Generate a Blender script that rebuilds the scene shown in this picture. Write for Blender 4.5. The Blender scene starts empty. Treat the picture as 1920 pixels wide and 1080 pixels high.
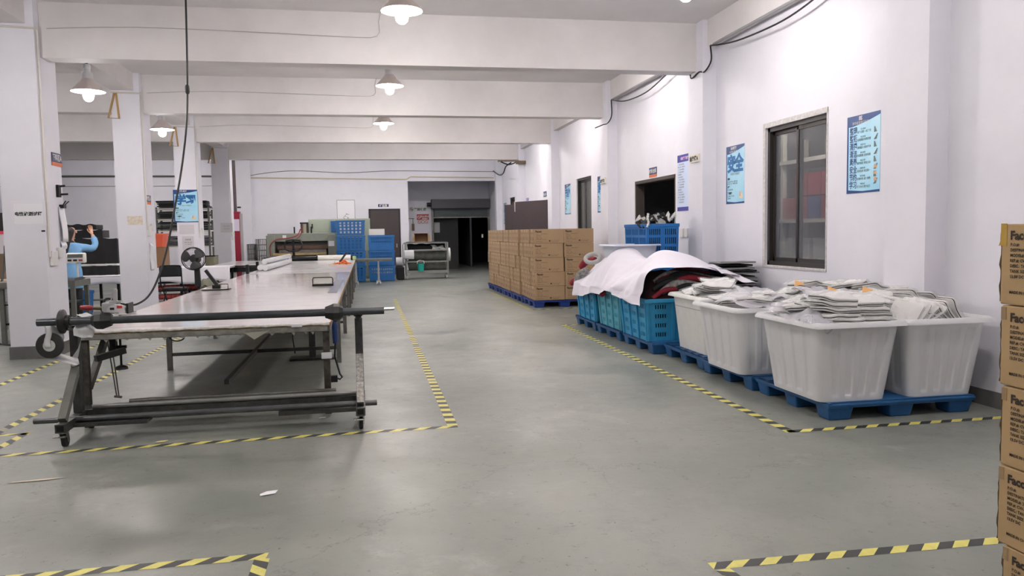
import bpy, bmesh, math, random
from mathutils import Vector as V, Matrix as Mx, Euler
PI = math.pi
rnd = random.Random(11)
S = bpy.context.scene
COL = S.collection

# ------------------------------------------------------------------ camera, light, exposure
cam_d = bpy.data.cameras.new('camera')
cam = bpy.data.objects.new('camera', cam_d); COL.objects.link(cam)
cam_d.sensor_width = 36; cam_d.lens = 1470 / 1920 * 36; cam_d.clip_end = 200
_r = V((0.9830005753723018, -0.182817929828594, -0.016955039100837437))
_d = V((-0.029796006907171158, -0.06772270028322004, -0.9972591608196623))
_f = V((0.18116861425233524, 0.9808115213431867, -0.07201869764409877))
m3 = Mx((_r, -_d, -_f)).transposed()
cam.matrix_world = Mx.Translation((0, 0, 1.6)) @ m3.to_4x4()
S.camera = cam
S.view_settings.view_transform = 'Standard'; S.view_settings.look = 'None'
S.view_settings.gamma = 1; S.view_settings.use_curve_mapping = False
S.view_settings.exposure = 1.87
w = bpy.data.worlds.new('world'); S.world = w; w.use_nodes = True
w.node_tree.nodes['Background'].inputs[0].default_value = (0.8, 0.85, 1, 1)
w.node_tree.nodes['Background'].inputs[1].default_value = 0.15
LAMP_W = 150
LAMP_COL = (0.99, 0.985, 1.0)

# ------------------------------------------------------------------ helpers
ORG = {}
def lin(c):
    c = [x / 255 for x in c]
    return tuple((x / 12.92 if x <= 0.04045 else ((x + 0.055) / 1.055) ** 2.4) for x in c) + (1,)

class B:
    """collects shapes in world coordinates and links them as one mesh"""
    def __init__(s): s.bm = bmesh.new(); s.mi = 0
    def _f(s, vs):
        try:
            f = s.bm.faces.new(vs); f.material_index = s.mi; return f
        except ValueError: return None
    def v(s, p): return s.bm.verts.new(p)
    def poly(s, pts): return s._f([s.v(p) for p in pts])
    def hexa(s, p):  # 8 points: bottom 4 ccw, top 4 ccw
        q = [s.v(x) for x in p]
        for f in ((3, 2, 1, 0), (4, 5, 6, 7), (0, 1, 5, 4), (1, 2, 6, 5), (2, 3, 7, 6), (3, 0, 4, 7)): s._f([q[i] for i in f])
        return s
    def box(s, x0, x1, y0, y1, z0, z1):
        return s.hexa([(x0, y0, z0), (x1, y0, z0), (x1, y1, z0), (x0, y1, z0), (x0, y0, z1), (x1, y0, z1), (x1, y1, z1), (x0, y1, z1)])
    def obox(s, c, size, rot=(0, 0, 0)):
        m = Euler(rot).to_matrix(); a, b, d = [x / 2 for x in size]; c = V(c)
        return s.hexa([c + m @ V(p) for p in ((-a, -b, -d), (a, -b, -d), (a, b, -d), (-a, b, -d), (-a, -b, d), (a, -b, d), (a, b, d), (-a, b, d))])
    def bar(s, p, q, w, h=None, up=(0, 0, 1)):
        p, q = V(p), V(q); h = h or w; t = (q - p).normalized(); up = V(up)
        if abs(t.dot(up)) > .98: up = V((0, 1, 0))
        r = t.cross(up).normalized() * w / 2; u = r.cross(t).normalized() * h / 2
        return s.hexa([p - r - u, p + r - u, p + r + u, p - r + u, q - r - u, q + r - u, q + r + u, q - r + u])
    def ring_loft(s, loops, cap0=True, cap1=True, closed=True):
        L = [[s.v(p) for p in lp] for lp in loops]; n = len(L[0])
        for a, b in zip(L, L[1:]):
            for i in range(n if closed else n - 1): s._f([a[i], a[(i + 1) % n], b[(i + 1) % n], b[i]])
        if cap0: s._f(L[0][::-1])
        if cap1: s._f(L[-1])
        return s
    def tube(s, pts, r, n=8, closed=False):
        pts = [V(p) for p in pts]; N = len(pts); loops = []; prev = None
        for i, p in enumerate(pts):
            a = pts[i - 1] if (i > 0 or closed) else p
            b = pts[(i + 1) % N] if (i < N - 1 or closed) else p
            t = (b - a).normalized()
            if prev is None: prev = t.orthogonal()
            e = (prev - t * prev.dot(t)).normalized(); prev = e; g = t.cross(e)
            rr = r[i] if isinstance(r, (list, tuple)) else r
            loops.append([p + (e * math.cos(k * 2 * PI / n) + g * math.sin(k * 2 * PI / n)) * rr for k in range(n)])
        if closed: loops.append(loops[0])
        return s.ring_loft(loops, not closed, not closed)
    def cyl(s, p, q, r, r2=None, n=16): return s.tube([p, q], [r, r if r2 is None else r2], n)
    def lathe(s, prof, c=(0, 0, 0), axis=2, n=24, caps=True):
        loops = []
        for r, h in prof:
            lp = []
            for k in range(n):
                a, b = r * math.cos(2 * PI * k / n), r * math.sin(2 * PI * k / n)
                o = ((h, a, b), (b, h, a), (a, b, h))[axis]
                lp.append(V(c) + V(o))
            loops.append(lp)
        return s.ring_loft(loops, caps, caps)
    def grid(s, nx, ny, fn):
        P = [[s.v(fn(i / nx, j / ny)) for i in range(nx + 1)] for j in range(ny + 1)]
        for j in range(ny):
            for i in range(nx): s._f([P[j][i], P[j][i + 1], P[j + 1][i + 1], P[j + 1][i]])
        return s
    def prism(s, pts, d):  # planar polygon pushed along d
        d = V(d); a = [V(p) for p in pts]
        return s.ring_loft([a, [p + d for p in a]])
    def wall(s, fn, us, vs, holes):
        """patch fn(u,v) cut at us, vs; holes = set of (i,j) cells left open"""
        P = [[s.v(fn(u, v)) for u in us] for v in vs]
        for j in range(len(vs) - 1):
            for i in range(len(us) - 1):
                if (i, j) not in holes: s._f([P[j][i], P[j][i + 1], P[j + 1][i + 1], P[j + 1][i]])
        return s
    def build(s, name, mat, parent=None, bevel=0, smooth=None, solid=0, weld=False, norm=True, sub=0):
        if weld: bmesh.ops.remove_doubles(s.bm, verts=s.bm.verts, dist=1e-4)
        if norm: bmesh.ops.recalc_face_normals(s.bm, faces=s.bm.faces)
        if parent is not None: org = ORG[parent.name]
        else:
            xs = [v.co for v in s.bm.verts]
            lo = [min(c[i] for c in xs) for i in range(3)]; hi = [max(c[i] for c in xs) for i in range(3)]
            org = V(((lo[0] + hi[0]) / 2, (lo[1] + hi[1]) / 2, lo[2]))
        for v in s.bm.verts: v.co -= org
        me = bpy.data.meshes.new(name); s.bm.to_mesh(me); s.bm.free()
        for m in (mat if isinstance(mat, (list, tuple)) else [mat]): me.materials.append(m)
        if smooth is not None: me.shade_smooth(); me.set_sharp_from_angle(angle=smooth)
        o = bpy.data.objects.new(name, me); COL.objects.link(o)
        if parent is not None: o.parent = parent
        else: o.location = org
        ORG[o.name] = org
        if solid:
            m = o.modifiers.new('thick', 'SOLIDIFY'); m.thickness = solid; m.offset = 0
        if bevel:
            m = o.modifiers.new('bevel', 'BEVEL'); m.width = bevel; m.segments = 2; m.limit_method = 'ANGLE'; m.angle_limit = .6
        if sub:
            m = o.modifiers.new('sub', 'SUBSURF'); m.levels = sub; m.render_levels = sub
        return o

def tag(o, label=None, cat=None, group=None, kind=None):
    if label: o['label'] = label
    if cat: o['category'] = cat
    if group: o['group'] = group
    if kind: o['kind'] = kind
    return o
def thing(name, label, cat, loc=(0, 0, 0), group=None):
    o = bpy.data.objects.new(name, None); COL.objects.link(o); o.location = loc; o.empty_display_size = .1
    ORG[o.name] = V(loc)
    return tag(o, label, cat, group)
def struct(name, b, mat, **k):
    o = b.build(name, mat, **k); o['kind'] = 'structure'; return o
def dup(root, loc=None, rot=None, label=None, group=None, cat=None):
    def cp(o, par):
        c = o.copy(); COL.objects.link(c)
        if par is not None: c.parent = par
        for ch in list(o.children): cp(ch, c)
        return c
    r = cp(root, None)
    if loc is not None: r.location = loc
    if rot is not None: r.rotation_euler = rot
    return tag(r, label, cat, group)

# ------------------------------------------------------------------ materials
MATS = {}
def M(name, col, rough=.6, metal=0.0, var=0.0, vs=6, bump=0.0, bs=40, spec=.5, col2=None, alpha=None, coat=0, det=4):
    if name in MATS: return MATS[name]
    m = bpy.data.materials.new(name); m.use_nodes = True; nt = m.node_tree; bs_ = nt.nodes['Principled BSDF']
    c = lin(col); bs_.inputs['Base Color'].default_value = c
    bs_.inputs['Roughness'].default_value = rough; bs_.inputs['Metallic'].default_value = metal
    bs_.inputs['Specular IOR Level'].default_value = spec
    if coat: bs_.inputs['Coat Weight'].default_value = coat; bs_.inputs['Coat Roughness'].default_value = .1
    if alpha is not None: bs_.inputs['Alpha'].default_value = alpha
    if var or bump:
        tc = nt.nodes.new('ShaderNodeTexCoord')
    if var:
        n = nt.nodes.new('ShaderNodeTexNoise'); n.inputs['Scale'].default_value = vs; n.inputs['Detail'].default_value = det; n.inputs['Roughness'].default_value = .65
        nt.links.new(tc.outputs['Object'], n.inputs['Vector'])
        r = nt.nodes.new('ShaderNodeValToRGB'); r.color_ramp.elements[0].position = .32; r.color_ramp.elements[1].position = .68
        c2 = lin(col2) if col2 else tuple(x * (1 - var) for x in c[:3]) + (1,)
        r.color_ramp.elements[0].color = c2
        r.color_ramp.elements[1].color = c if col2 else tuple(min(1, x * (1 + var * .5)) for x in c[:3]) + (1,)
        nt.links.new(n.outputs['Fac'], r.inputs['Fac']); nt.links.new(r.outputs['Color'], bs_.inputs['Base Color'])
    if bump:
        n2 = nt.nodes.new('ShaderNodeTexNoise'); n2.inputs['Scale'].default_value = bs; n2.inputs['Detail'].default_value = 3
        nt.links.new(tc.outputs['Object'], n2.inputs['Vector'])
        bp = nt.nodes.new('ShaderNodeBump'); bp.inputs['Strength'].default_value = bump; bp.inputs['Distance'].default_value = .02
        nt.links.new(n2.outputs['Fac'], bp.inputs['Height']); nt.links.new(bp.outputs['Normal'], bs_.inputs['Normal'])
    MATS[name] = m; return m
def emit(name, col, k):
    m = bpy.data.materials.new(name); m.use_nodes = True; nt = m.node_tree; b = nt.nodes['Principled BSDF']
    b.inputs['Base Color'].default_value = lin(col); b.inputs['Emission Color'].default_value = lin(col); b.inputs['Emission Strength'].default_value = k
    MATS[name] = m; return m

def wall_mat():
    m = M('wall_paint', (225, 224, 232), .75, var=.04, vs=1.3, bump=.12, bs=9)
    nt = m.node_tree; b = nt.nodes['Principled BSDF']
    src = b.inputs['Base Color'].links[0].from_socket
    tc = nt.nodes.new('ShaderNodeTexCoord'); mp = nt.nodes.new('ShaderNodeMapping'); mp.inputs['Scale'].default_value = (1, 1, .6)
    n = nt.nodes.new('ShaderNodeTexNoise'); n.inputs['Scale'].default_value = 3.1; n.inputs['Detail'].default_value = 8; n.inputs['Roughness'].default_value = .75
    nt.links.new(tc.outputs['Object'], mp.inputs['Vector']); nt.links.new(mp.outputs['Vector'], n.inputs['Vector'])
    r = nt.nodes.new('ShaderNodeValToRGB'); r.color_ramp.elements[0].position = .66; r.color_ramp.elements[1].position = .8
    r.color_ramp.elements[0].color = (0, 0, 0, 1); r.color_ramp.elements[1].color = (.3, .3, .3, 1)
    nt.links.new(n.outputs['Fac'], r.inputs['Fac'])
    mx = nt.nodes.new('ShaderNodeMix'); mx.data_type = 'RGBA'; mx.inputs['B'].default_value = lin((150, 146, 150))
    nt.links.new(r.outputs['Color'], mx.inputs['Factor']); nt.links.new(src, mx.inputs['A']); nt.links.new(mx.outputs['Result'], b.inputs['Base Color'])
    return m
def floor_mat():
    m = bpy.data.materials.new('concrete_floor'); m.use_nodes = True; nt = m.node_tree; b = nt.nodes['Principled BSDF']; L = nt.links.new
    tc = nt.nodes.new('ShaderNodeTexCoord')
    def noise(sc, det=6, ro=.6, vec=None):
        n = nt.nodes.new('ShaderNodeTexNoise'); n.inputs['Scale'].default_value = sc; n.inputs['Detail'].default_value = det; n.inputs['Roughness'].default_value = ro
        L(vec or tc.outputs['Object'], n.inputs['Vector']); return n
    def ramp(src, p0, p1, c0, c1):
        r = nt.nodes.new('ShaderNodeValToRGB'); e = r.color_ramp.elements
        e[0].position, e[1].position = p0, p1; e[0].color, e[1].color = c0, c1; L(src, r.inputs['Fac']); return r
    def mix(f, a, bcol):
        x = nt.nodes.new('ShaderNodeMix'); x.data_type = 'RGBA'; L(f, x.inputs['Factor']); L(a, x.inputs['A'])
        x.inputs['B'].default_value = bcol; return x.outputs['Result']
    base = ramp(noise(.8).outputs['Fac'], .3, .7, lin((114, 119, 112)), lin((141, 143, 136))).outputs['Color']
    g = lambda x: (x, x, x, 1)
    c = mix(ramp(noise(3.5, 8, .75).outputs['Fac'], .5, .75, g(0), g(.6)).outputs['Color'], base, lin((112, 115, 110)))
    c = mix(ramp(noise(11, 6, .8).outputs['Fac'], .6, .68, g(0), g(.75)).outputs['Color'], c, lin((92, 93, 90)))
    c = mix(ramp(noise(1.7, 7, .7).outputs['Fac'], .6, .75, g(0), g(.45)).outputs['Color'], c, lin((172, 172, 166)))
    c = mix(ramp(noise(26, 3, .6).outputs['Fac'], .69, .73, g(0), g(.8)).outputs['Color'], c, lin((70, 70, 68)))
    c = mix(ramp(noise(5.5, 9, .85).outputs['Fac'], .6, .66, g(0), g(.45)).outputs['Color'], c, lin((98, 100, 95)))
    # cracks
    dis = nt.nodes.new('ShaderNodeVectorMath'); dis.operation = 'MULTIPLY_ADD'
    L(noise(2.2, 5, .7).outputs['Color'], dis.inputs[0]); dis.inputs[1].default_value = (.7, .7, .7); L(tc.outputs['Object'], dis.inputs[2])
    vo = nt.nodes.new('ShaderNodeTexVoronoi'); vo.feature = 'DISTANCE_TO_EDGE'; vo.inputs['Scale'].default_value = .55; L(dis.outputs[0], vo.inputs['Vector'])
    crack = ramp(vo.outputs['Distance'], .0013, .005, g(1), g(0))
    mask = ramp(noise(.45, 3).outputs['Fac'], .46, .54, g(0), g(.5))
    mu = nt.nodes.new('ShaderNodeMath'); mu.operation = 'MULTIPLY'; L(crack.outputs['Color'], mu.inputs[0]); L(mask.outputs['Color'], mu.inputs[1])
    c = mix(mu.outputs[0], c, lin((84, 82, 76)))
    L(c, b.inputs['Base Color'])
    rr = ramp(noise(1.6, 7, .7).outputs['Fac'], .35, .7, g(.30), g(.56)); L(rr.outputs['Color'], b.inputs['Roughness'])
    b.inputs['Specular IOR Level'].default_value = .45
    bp = nt.nodes.new('ShaderNodeBump'); bp.inputs['Strength'].default_value = .08; bp.inputs['Distance'].default_value = .02
    L(noise(7, 6, .7).outputs['Fac'], bp.inputs['Height']); L(bp.outputs['Normal'], b.inputs['Normal'])
    return m
WALL = wall_mat(); FLOOR = floor_mat()
CEIL = M('ceiling_paint', (216, 213, 213), .8, var=.06, vs=1.1, bump=.1, bs=6)
BEAM = M('beam_paint', (218, 214, 214), .75, var=.07, vs=1.2, bump=.12, bs=5)
SKIRT = M('skirting_paint', (104, 103, 103), .7, var=.15, vs=4)
BLACK = M('black_plastic', (24, 24, 25), .45)
BLACKM = M('black_metal', (40, 40, 41), .4, .6, var=.2, vs=12)
STEEL = M('worn_steel', (112, 110, 106), .42, .5, var=.3, vs=9, bump=.1)
DARKSTEEL = M('dark_steel', (78, 78, 77), .4, .5, var=.35, vs=14, bump=.1)
PAINTSTEEL = M('grey_painted_steel', (112, 112, 106), .5, .2, var=.2, vs=7)
CHROME = M('bright_steel', (190, 190, 190), .22, 1)
RUBBER = M('rubber', (36, 36, 37), .7)
WHITE = M('white_plastic', (222, 221, 218), .45)
PAPER = M('paper', (232, 231, 236), .8)
INK = M('dark_ink', (28, 30, 36), .7)
WOODEDGE = M('plywood_edge', (166, 140, 104), .7, var=.3, vs=18, col2=(120, 100, 76))
BLUE = M('blue_plastic', (20, 98, 164), .42, var=.12, vs=5)
LBLUE = M('light_blue_plastic', (52, 150, 196), .42, var=.12, vs=5)
TBLUE = M('faded_teal_plastic', (86, 168, 190), .45, var=.12, vs=5)
PALBLUE = M('pallet_blue_plastic', (24, 82, 134), .5, var=.22, vs=7, bump=.05)
DPAL = M('deep_blue_plastic', (26, 56, 132), .5, var=.15, vs=7)
YEL = M('yellow_tape', (220, 211, 112), .5, var=.12, vs=20)
BLK = M('black_tape', (46, 48, 46), .5, var=.15, vs=20)
CARD = M('cardboard', (164, 136, 104), .75, var=.07, vs=5)
CARDD = M('cardboard_edge', (140, 108, 72), .8)
TAPE = M('packing_tape', (196, 158, 60), .3, var=.1, vs=9)
NONWOVEN = M('white_nonwoven_cloth', (232, 228, 238), .85, bump=.15, bs=25)
GREYCLOTH = M('grey_cloth', (176, 176, 174), .85, var=.12, vs=8)
PACKW = M('white_quilted_cloth', (218, 217, 215), .8, var=.06, vs=9)
PACKD = M('dark_lining', (62, 62, 62), .85)
RED = M('red_cloth', (140, 30, 46), .8, var=.2, vs=9)
DARKCLOTH = M('black_cloth', (30, 30, 32), .85, var=.2, vs=8)
BROWN = M('dark_brown_paint', (62, 50, 52), .5, var=.08, vs=3)
DARKROOM = M('dark_room_wall', (34, 34, 36), .8)  # near-black walls of the room beyond the shutter

# ------------------------------------------------------------------ lettering
def text_mesh(txt, size, align='LEFT', bold=0.0, sp=1.0, xs=1.0):
    cu = bpy.data.curves.new('lettering', 'FONT'); cu.body = txt; cu.size = size; cu.align_x = align; cu.resolution_u = 2
    cu.offset = bold; cu.space_character = sp; cu.space_line = 1.0
    o = bpy.data.objects.new('lettering', cu); COL.objects.link(o)
    bpy.context.view_layer.update()
    me = bpy.data.meshes.new_from_object(o); bpy.data.objects.remove(o); bpy.data.curves.remove(cu)
    if xs != 1:
        for v in me.vertices: v.co.x *= xs
    return me
def letters(parent, items, mat, face, name='lettering'):
    """items: (text, size, x, y, align[, bold]); face: (origin, right, up) of the sign's own surface"""
    o3, rt, up = V(face[0]), V(face[1]).normalized(), V(face[2]).normalized()
    nrm = rt.cross(up)
    b = B()
    for it in items:
        me = text_mesh(it[0], it[1], it[4] if len(it) > 4 else 'LEFT', it[5] if len(it) > 5 else 0, 1.0, it[6] if len(it) > 6 else 1)
        vs = [b.v(o3 + rt * (v.co.x + it[2]) + up * (v.co.y + it[3]) + nrm * .002) for v in me.vertices]
        for p in me.polygons: b._f([vs[i] for i in p.vertices])
        bpy.data.meshes.remove(me)
    return b.build(name, mat, parent, norm=False)

# ------------------------------------------------------------------ lamps
def make_lamp():
    t = thing('pendant_lamp', 'lamp', 'lamp')
    b = B(); b.lathe([(.0, .5), (.075, .5), (.075, .475), (.02, .46), (.02, .40), (.0, .40)], n=16); b.build('ceiling_mount', BLACKM, t, smooth=.6)
    b = B(); b.lathe([(.0, .42), (.05, .42), (.055, .36), (.05, .355), (.05, .30), (.075, .295), (.08, .17), (.0, .17)], n=20); b.build('lamp_neck', M('lamp_aluminium', (216, 216, 218), .3, .3), t, smooth=.6)
    b = B(); b.lathe([(.075, .2), (.09, .185), (.13, .13), (.235, .02), (.25, 0), (.247, -.004), (.228, .016), (.125, .12), (.07, .18)], n=40, caps=False); b.build('lamp_shade', M('lamp_enamel', (226, 214, 208), .4), t, smooth=.5)
    b = B(); b.lathe([(.0, .12), (.03, .11), (.04, .05), (.068, .0), (.08, -.06), (.068, -.12), (.035, -.15), (.0, -.158)], n=20, caps=False); b.build('bulb', emit('bulb_glow', (255, 246, 240), 60), t, smooth=1)
    return t
lamp0 = make_lamp()
LAMPS = [(.5, 9.65, 4.25, 'cone pendant lamp cut by the top edge, nearest in the row above the aisle'),
         (.5, 14.5, 4.25, 'cone pendant lamp above the aisle, second in the row from the camera'),
         (.5, 19.4, 4.25, 'smallest, farthest cone pendant lamp in the row above the aisle'),
         (-4.25, 13.6, 3.92, 'cone pendant lamp glowing between the first and second white pillars'),
         (-4.31, 18.45, 3.95, 'cone pendant lamp glowing between the second and third white pillars'),
         (3.72, 8.75, 4.37, 'cone pendant lamp by the right wall, only its bulb in frame'),
         (3.72, 13.35, 4.5, 'cone pendant lamp hidden behind the first ceiling beam by the right wall'),
         (3.72, 18.2, 4.5, 'cone pendant lamp hidden behind the second ceiling beam by the right wall'),
         (3.72, 23.0, 4.5, 'cone pendant lamp hidden behind the third ceiling beam by the right wall'),
         (.5, 22.7, 4.42, 'cone pendant lamp hidden behind the third ceiling beam above the aisle'),
         (-1.8, 27.5, 4.42, 'cone pendant lamp hidden behind the last ceiling beam before the press machine'),
         (2.5, 27.6, 4.42, 'added unseen cone pendant lamp brightening the recess, hidden behind the last ceiling beam'),  # invented lamp, put here to brighten the recess wall
         (-7.2, 27.5, 4.42, 'cone pendant lamp near the back wall of the left bay'),
         (-4.3, 8.75, 3.92, 'cone pendant lamp before the first pillar, out of the frame'),
         (.5, 4.7, 4.25, 'cone pendant lamp above the front of the aisle'),
         (.5, -.2, 4.25, 'cone pendant lamp above the near end of the aisle'),
         (-4.3, 3.9, 3.92, 'cone pendant lamp over the front left bay'),
         (-9.5, 10.4, 4.25, 'cone pendant lamp far over on the left near the front'),
         (-9.5, 15.6, 4.25, 'cone pendant lamp far over on the left side'),
         (-9.5, 20.75, 4.25, 'cone pendant lamp far over on the left near the back'),
         (3.62, 3.9, 4.3, 'cone pendant lamp by the right wall above the big cartons')]
for i, (x, y, z, lab) in enumerate(LAMPS):
    k = 1.9 if y > 27 else 2.1 if (x < -4 and x > -5 and y < 5) else 1.45 if (x < -4 or y > 22) else .9 if x > 3 else 1
    t = lamp0 if i == 0 else dup(lamp0)
    t.location = (x, y, z); tag(t, lab, 'lamp', 'cone pendant lamps')
    ld = bpy.data.lights.new('lamp_light', 'POINT'); ld.energy = LAMP_W * k; ld.color = LAMP_COL; ld.shadow_soft_size = .086
    lo = bpy.data.objects.new('lamp_light', ld); COL.objects.link(lo); lo.location = (x, y, z - .07)

# ------------------------------------------------------------------ room shell
WX, CZ, BZ, BY = 5.33, 4.75, 4.02, 31.0
struct('floor', B().box(-13.2, 9.2, -8.2, 42, -.2, 0), FLOOR)
struct('ceiling', B().box(-13.2, 5.6, -8.2, 34.2, CZ, CZ + .2), CEIL)
def open_wall(b, x0, x1, y0, y1, z1, holes):
    ys = sorted({y0, y1} | {h[0] for h in holes} | {h[1] for h in holes})
    for a, c in zip(ys, ys[1:]):
        hs = [h for h in holes if h[0] < c - 1e-6 and h[1] > a + 1e-6]
        z = 0
        for h in hs:
            if h[2] > z: b.box(x0, x1, a, c, z, h[2])
            z = h[3]
        b.box(x0, x1, a, c, z, z1)
WIN1, WIN2, WIN3 = (8.43, 9.86, 1.09, 2.92), (18.2, 19.55, 1.1, 2.9), (28.0, 29.0, 1.1, 2.85)
DOOR1, DOOR2 = (13.0, 15.1, 0, 2.55), (22.35, 25.4, 0, 2.53)
b = B(); open_wall(b, WX, WX + .2, -8, 34, CZ, [WIN1, WIN2, WIN3, DOOR1, DOOR2]); struct('wall_right', b, WALL)
for y0, y1 in ((6.48, 7.07), (11.39, 11.93), (16.2, 16.72), (21.35, 21.85), (26.1, 26.65), (30.7, 31.0), (1.6, 2.2)):
    struct('trim_pilaster', B().box(5.11, WX, y0, y1, 0, CZ), WALL)
    struct('baseboard_right', B().box(5.10, 5.11, y0, y1, 0, .14), SKIRT)
b = B()
for y0, y1 in ((2.2, 6.48), (7.07, 11.39)): b.box(WX - .012, WX, y0, y1, 0, .14)
struct('baseboard_right', b, SKIRT)
b = B()
for y0, y1 in ((2.2, 6.48), (7.07, 11.39), (11.93, 16.2), (16.72, 21.35), (21.85, 26.1), (26.65, 30.7)): b.box(5.19, WX, y0, y1, 4.36, CZ)
struct('trim_wall_beam', b, BEAM)
b = B(); b.box(-13.2, 1.66, BY, BY + .25, 0, CZ); b.box(1.66, 5.11, BY, BY + .25, 3.62, CZ); struct('wall_back', b, WALL)
b = B(); b.box(1.41, 1.66, BY + .25, 34, 0, CZ); b.box(1.66, 2.82, 34, 34.2, 0, CZ); b.box(2.82, 5.33, 34, 34.2, 2.98, CZ); b.box(1.66, 5.33, BY + .25, 34.0, 3.9, 4.0); struct('wall_back_recess', b, WALL)
struct('wall_left', B().box(-13.2, -13, -8, 31, 0, CZ), WALL)
struct('wall_front', B().box(-13, WX, -8.2, -8, 0, CZ), WALL)
PIL = (11.45, 16.33, 21.2, 26.1, 30.85)
for i, y in enumerate((6.57,) + PIL):
    d = .68 if i < 5 else .15
    struct('trim_pillar', B().box(-4.71, -4.2, y, y + d, 0, CZ), WALL)
    struct('baseboard_pillar', B().box(-4.725, -4.185, y - .015, y + d + .015, 0, .17), SKIRT)
for k in range(-3, 4):
    y = 11.62 + 4.87 * k
    struct('trim_beam', B().box(-13, WX, y, y + .3, BZ, CZ), BEAM)
b = B()
for y0, y1 in ((7.3, 11.45), (12.13, 16.33), (17.0, 21.2), (21.9, 26.1), (26.8, 30.85)): b.box(-4.7, -4.3, y0, y1, 4.42, CZ)
struct('trim_pillar_beam', b, BEAM)
# rooms beyond the openings
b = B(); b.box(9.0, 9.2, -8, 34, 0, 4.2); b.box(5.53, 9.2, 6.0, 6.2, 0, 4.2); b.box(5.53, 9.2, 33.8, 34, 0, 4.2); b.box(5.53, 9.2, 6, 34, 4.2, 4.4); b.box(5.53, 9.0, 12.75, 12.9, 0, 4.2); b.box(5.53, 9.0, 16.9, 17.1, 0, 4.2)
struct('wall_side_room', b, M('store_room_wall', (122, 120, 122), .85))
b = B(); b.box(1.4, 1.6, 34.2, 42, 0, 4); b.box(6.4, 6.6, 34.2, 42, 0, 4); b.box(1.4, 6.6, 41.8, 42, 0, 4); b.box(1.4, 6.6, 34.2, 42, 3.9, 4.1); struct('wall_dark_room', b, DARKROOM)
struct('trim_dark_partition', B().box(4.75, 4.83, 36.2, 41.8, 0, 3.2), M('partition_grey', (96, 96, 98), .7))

# windows and doors of the right wall
FRAME = M('bronze_window_frame', (58, 54, 52), .4, .4)
def glass(name, tint, op):
    m = bpy.data.materials.new(name); m.use_nodes = True; nt = m.node_tree; nt.nodes.clear()
    o = nt.nodes.new('ShaderNodeOutputMaterial'); mx = nt.nodes.new('ShaderNodeMixShader'); tr = nt.nodes.new('ShaderNodeBsdfTransparent'); pr = nt.nodes.new('ShaderNodeBsdfPrincipled')
    pr.inputs['Base Color'].default_value = lin(tint); pr.inputs['Roughness'].default_value = .08
    mx.inputs['Fac'].default_value = op; nt.links.new(tr.outputs[0], mx.inputs[1]); nt.links.new(pr.outputs[0], mx.inputs[2]); nt.links.new(mx.outputs[0], o.inputs[0]); return m
GLASS = glass('hazy_window_glass', (100, 102, 106), .66)  # partly see-through pane with an even grey haze
GLASS2 = glass('curtained_window_glass', (128, 130, 126), .45)
def window(n, W, gl):
    y0, y1, z0, z1 = W; t = thing('window_%d' % n, None, None, (WX, (y0 + y1) / 2, z0)); t['kind'] = 'structure'
    x0, x1 = WX + .03, WX + .13; f = .055; ym = (y0 + y1) / 2
    b = B(); b.box(x0, x1, y0, y1, z0, z0 + f); b.box(x0, x1, y0, y1, z1 - f, z1); b.box(x0, x1, y0, y0 + f, z0, z1); b.box(x0, x1, y1 - f, y1, z0, z1); b.build('window_frame', FRAME, t)
    for k, (a, c) in enumerate(((y0 + f, ym + .03), (ym - .03, y1 - f))):
        xo = x0 + (.02 if k == 0 else .055); b = B()
        b.box(xo, xo + .03, a, c, z0 + f, z0 + f + .05); b.box(xo, xo + .03, a, c, z1 - f - .05, z1 - f); b.box(xo, xo + .03, a, a + .045, z0 + f, z1 - f); b.box(xo, xo + .03, c - .045, c, z0 + f, z1 - f)
        s = b.build('sash', FRAME, t); B().box(xo + .012, xo + .018, a + .045, c - .045, z0 + f + .05, z1 - f - .05).build('glass_pane', gl, s)
    return t
window(1, WIN1, GLASS); window(2, WIN2, GLASS2); window(3, WIN3, GLASS2)
# rough plaster reveal round the first window
b = B()
for a, c, z in ((9.86, 9.92, 0), (8.41, 8.43, 0)): b.box(WX - .008, WX, a, c, 1.06, 2.97)
b.box(WX - .01, WX, 8.41, 9.92, 2.92, 2.985); b.box(WX - .01, WX, 8.41, 9.92, 1.06, 1.09)
struct('trim_window_plaster', b, M('rough_plaster', (206, 203, 202), .9, var=.25, vs=20, bump=.3))
# curtain behind the second window
b = B(); b.grid(60, 2, lambda u, v: (5.62 + .03 * math.sin(u * 60), 18.15 + 1.45 * u, 1.05 + 1.9 * v)); tag(b.build('curtain', M('grey_curtain', (150, 152, 148), .9), smooth=1, solid=.004), 'pale grey curtain hanging behind the far sliding window of the right wall', 'curtain')
# racking with boxes seen through the first window
t = thing('storage_rack', 'tall storage rack with red boxes seen through the near window', 'rack', (7.2, 11.1, 0))
for x in (6.75, 7.55):
    for y in (9.6, 11.92, 12.6): B().box(x, x + .07, y, y + .07, 0, 3.1).build('upright', M('cream_rack_paint', (200, 196, 180), .6), t)
for z in (.55, 1.05, 1.66, 2.6): B().box(6.72, 7.65, 9.55, 12.7, z, z + .06).build('shelf', MATS['cream_rack_paint'], t)
for i in range(6):
    for z, m, nm in ((1.72, (150, 36, 44), 'red'), (2.08, (160, 60, 52), 'red')):
        if z > 2 and i > 4: continue
        col = M('red_box_card', (150, 36, 44), .8) if not (i == 3 and z < 2) else M('blue_box_card', (40, 62, 120), .8)
        c = 'blue' if (i == 3 and z < 2) else 'red'
        o = B().box(6.74, 7.5, 9.7 + i * .37, 10.05 + i * .37, z, z + .34).build('storage_box', col)
        tag(o, '%s box on the rack behind the near window, %s layer' % (c, 'lower' if z < 2 else 'upper'), 'box', '%s boxes on the rack, %s layer' % (c, 'lower' if z < 2 else 'upper'))
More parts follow.
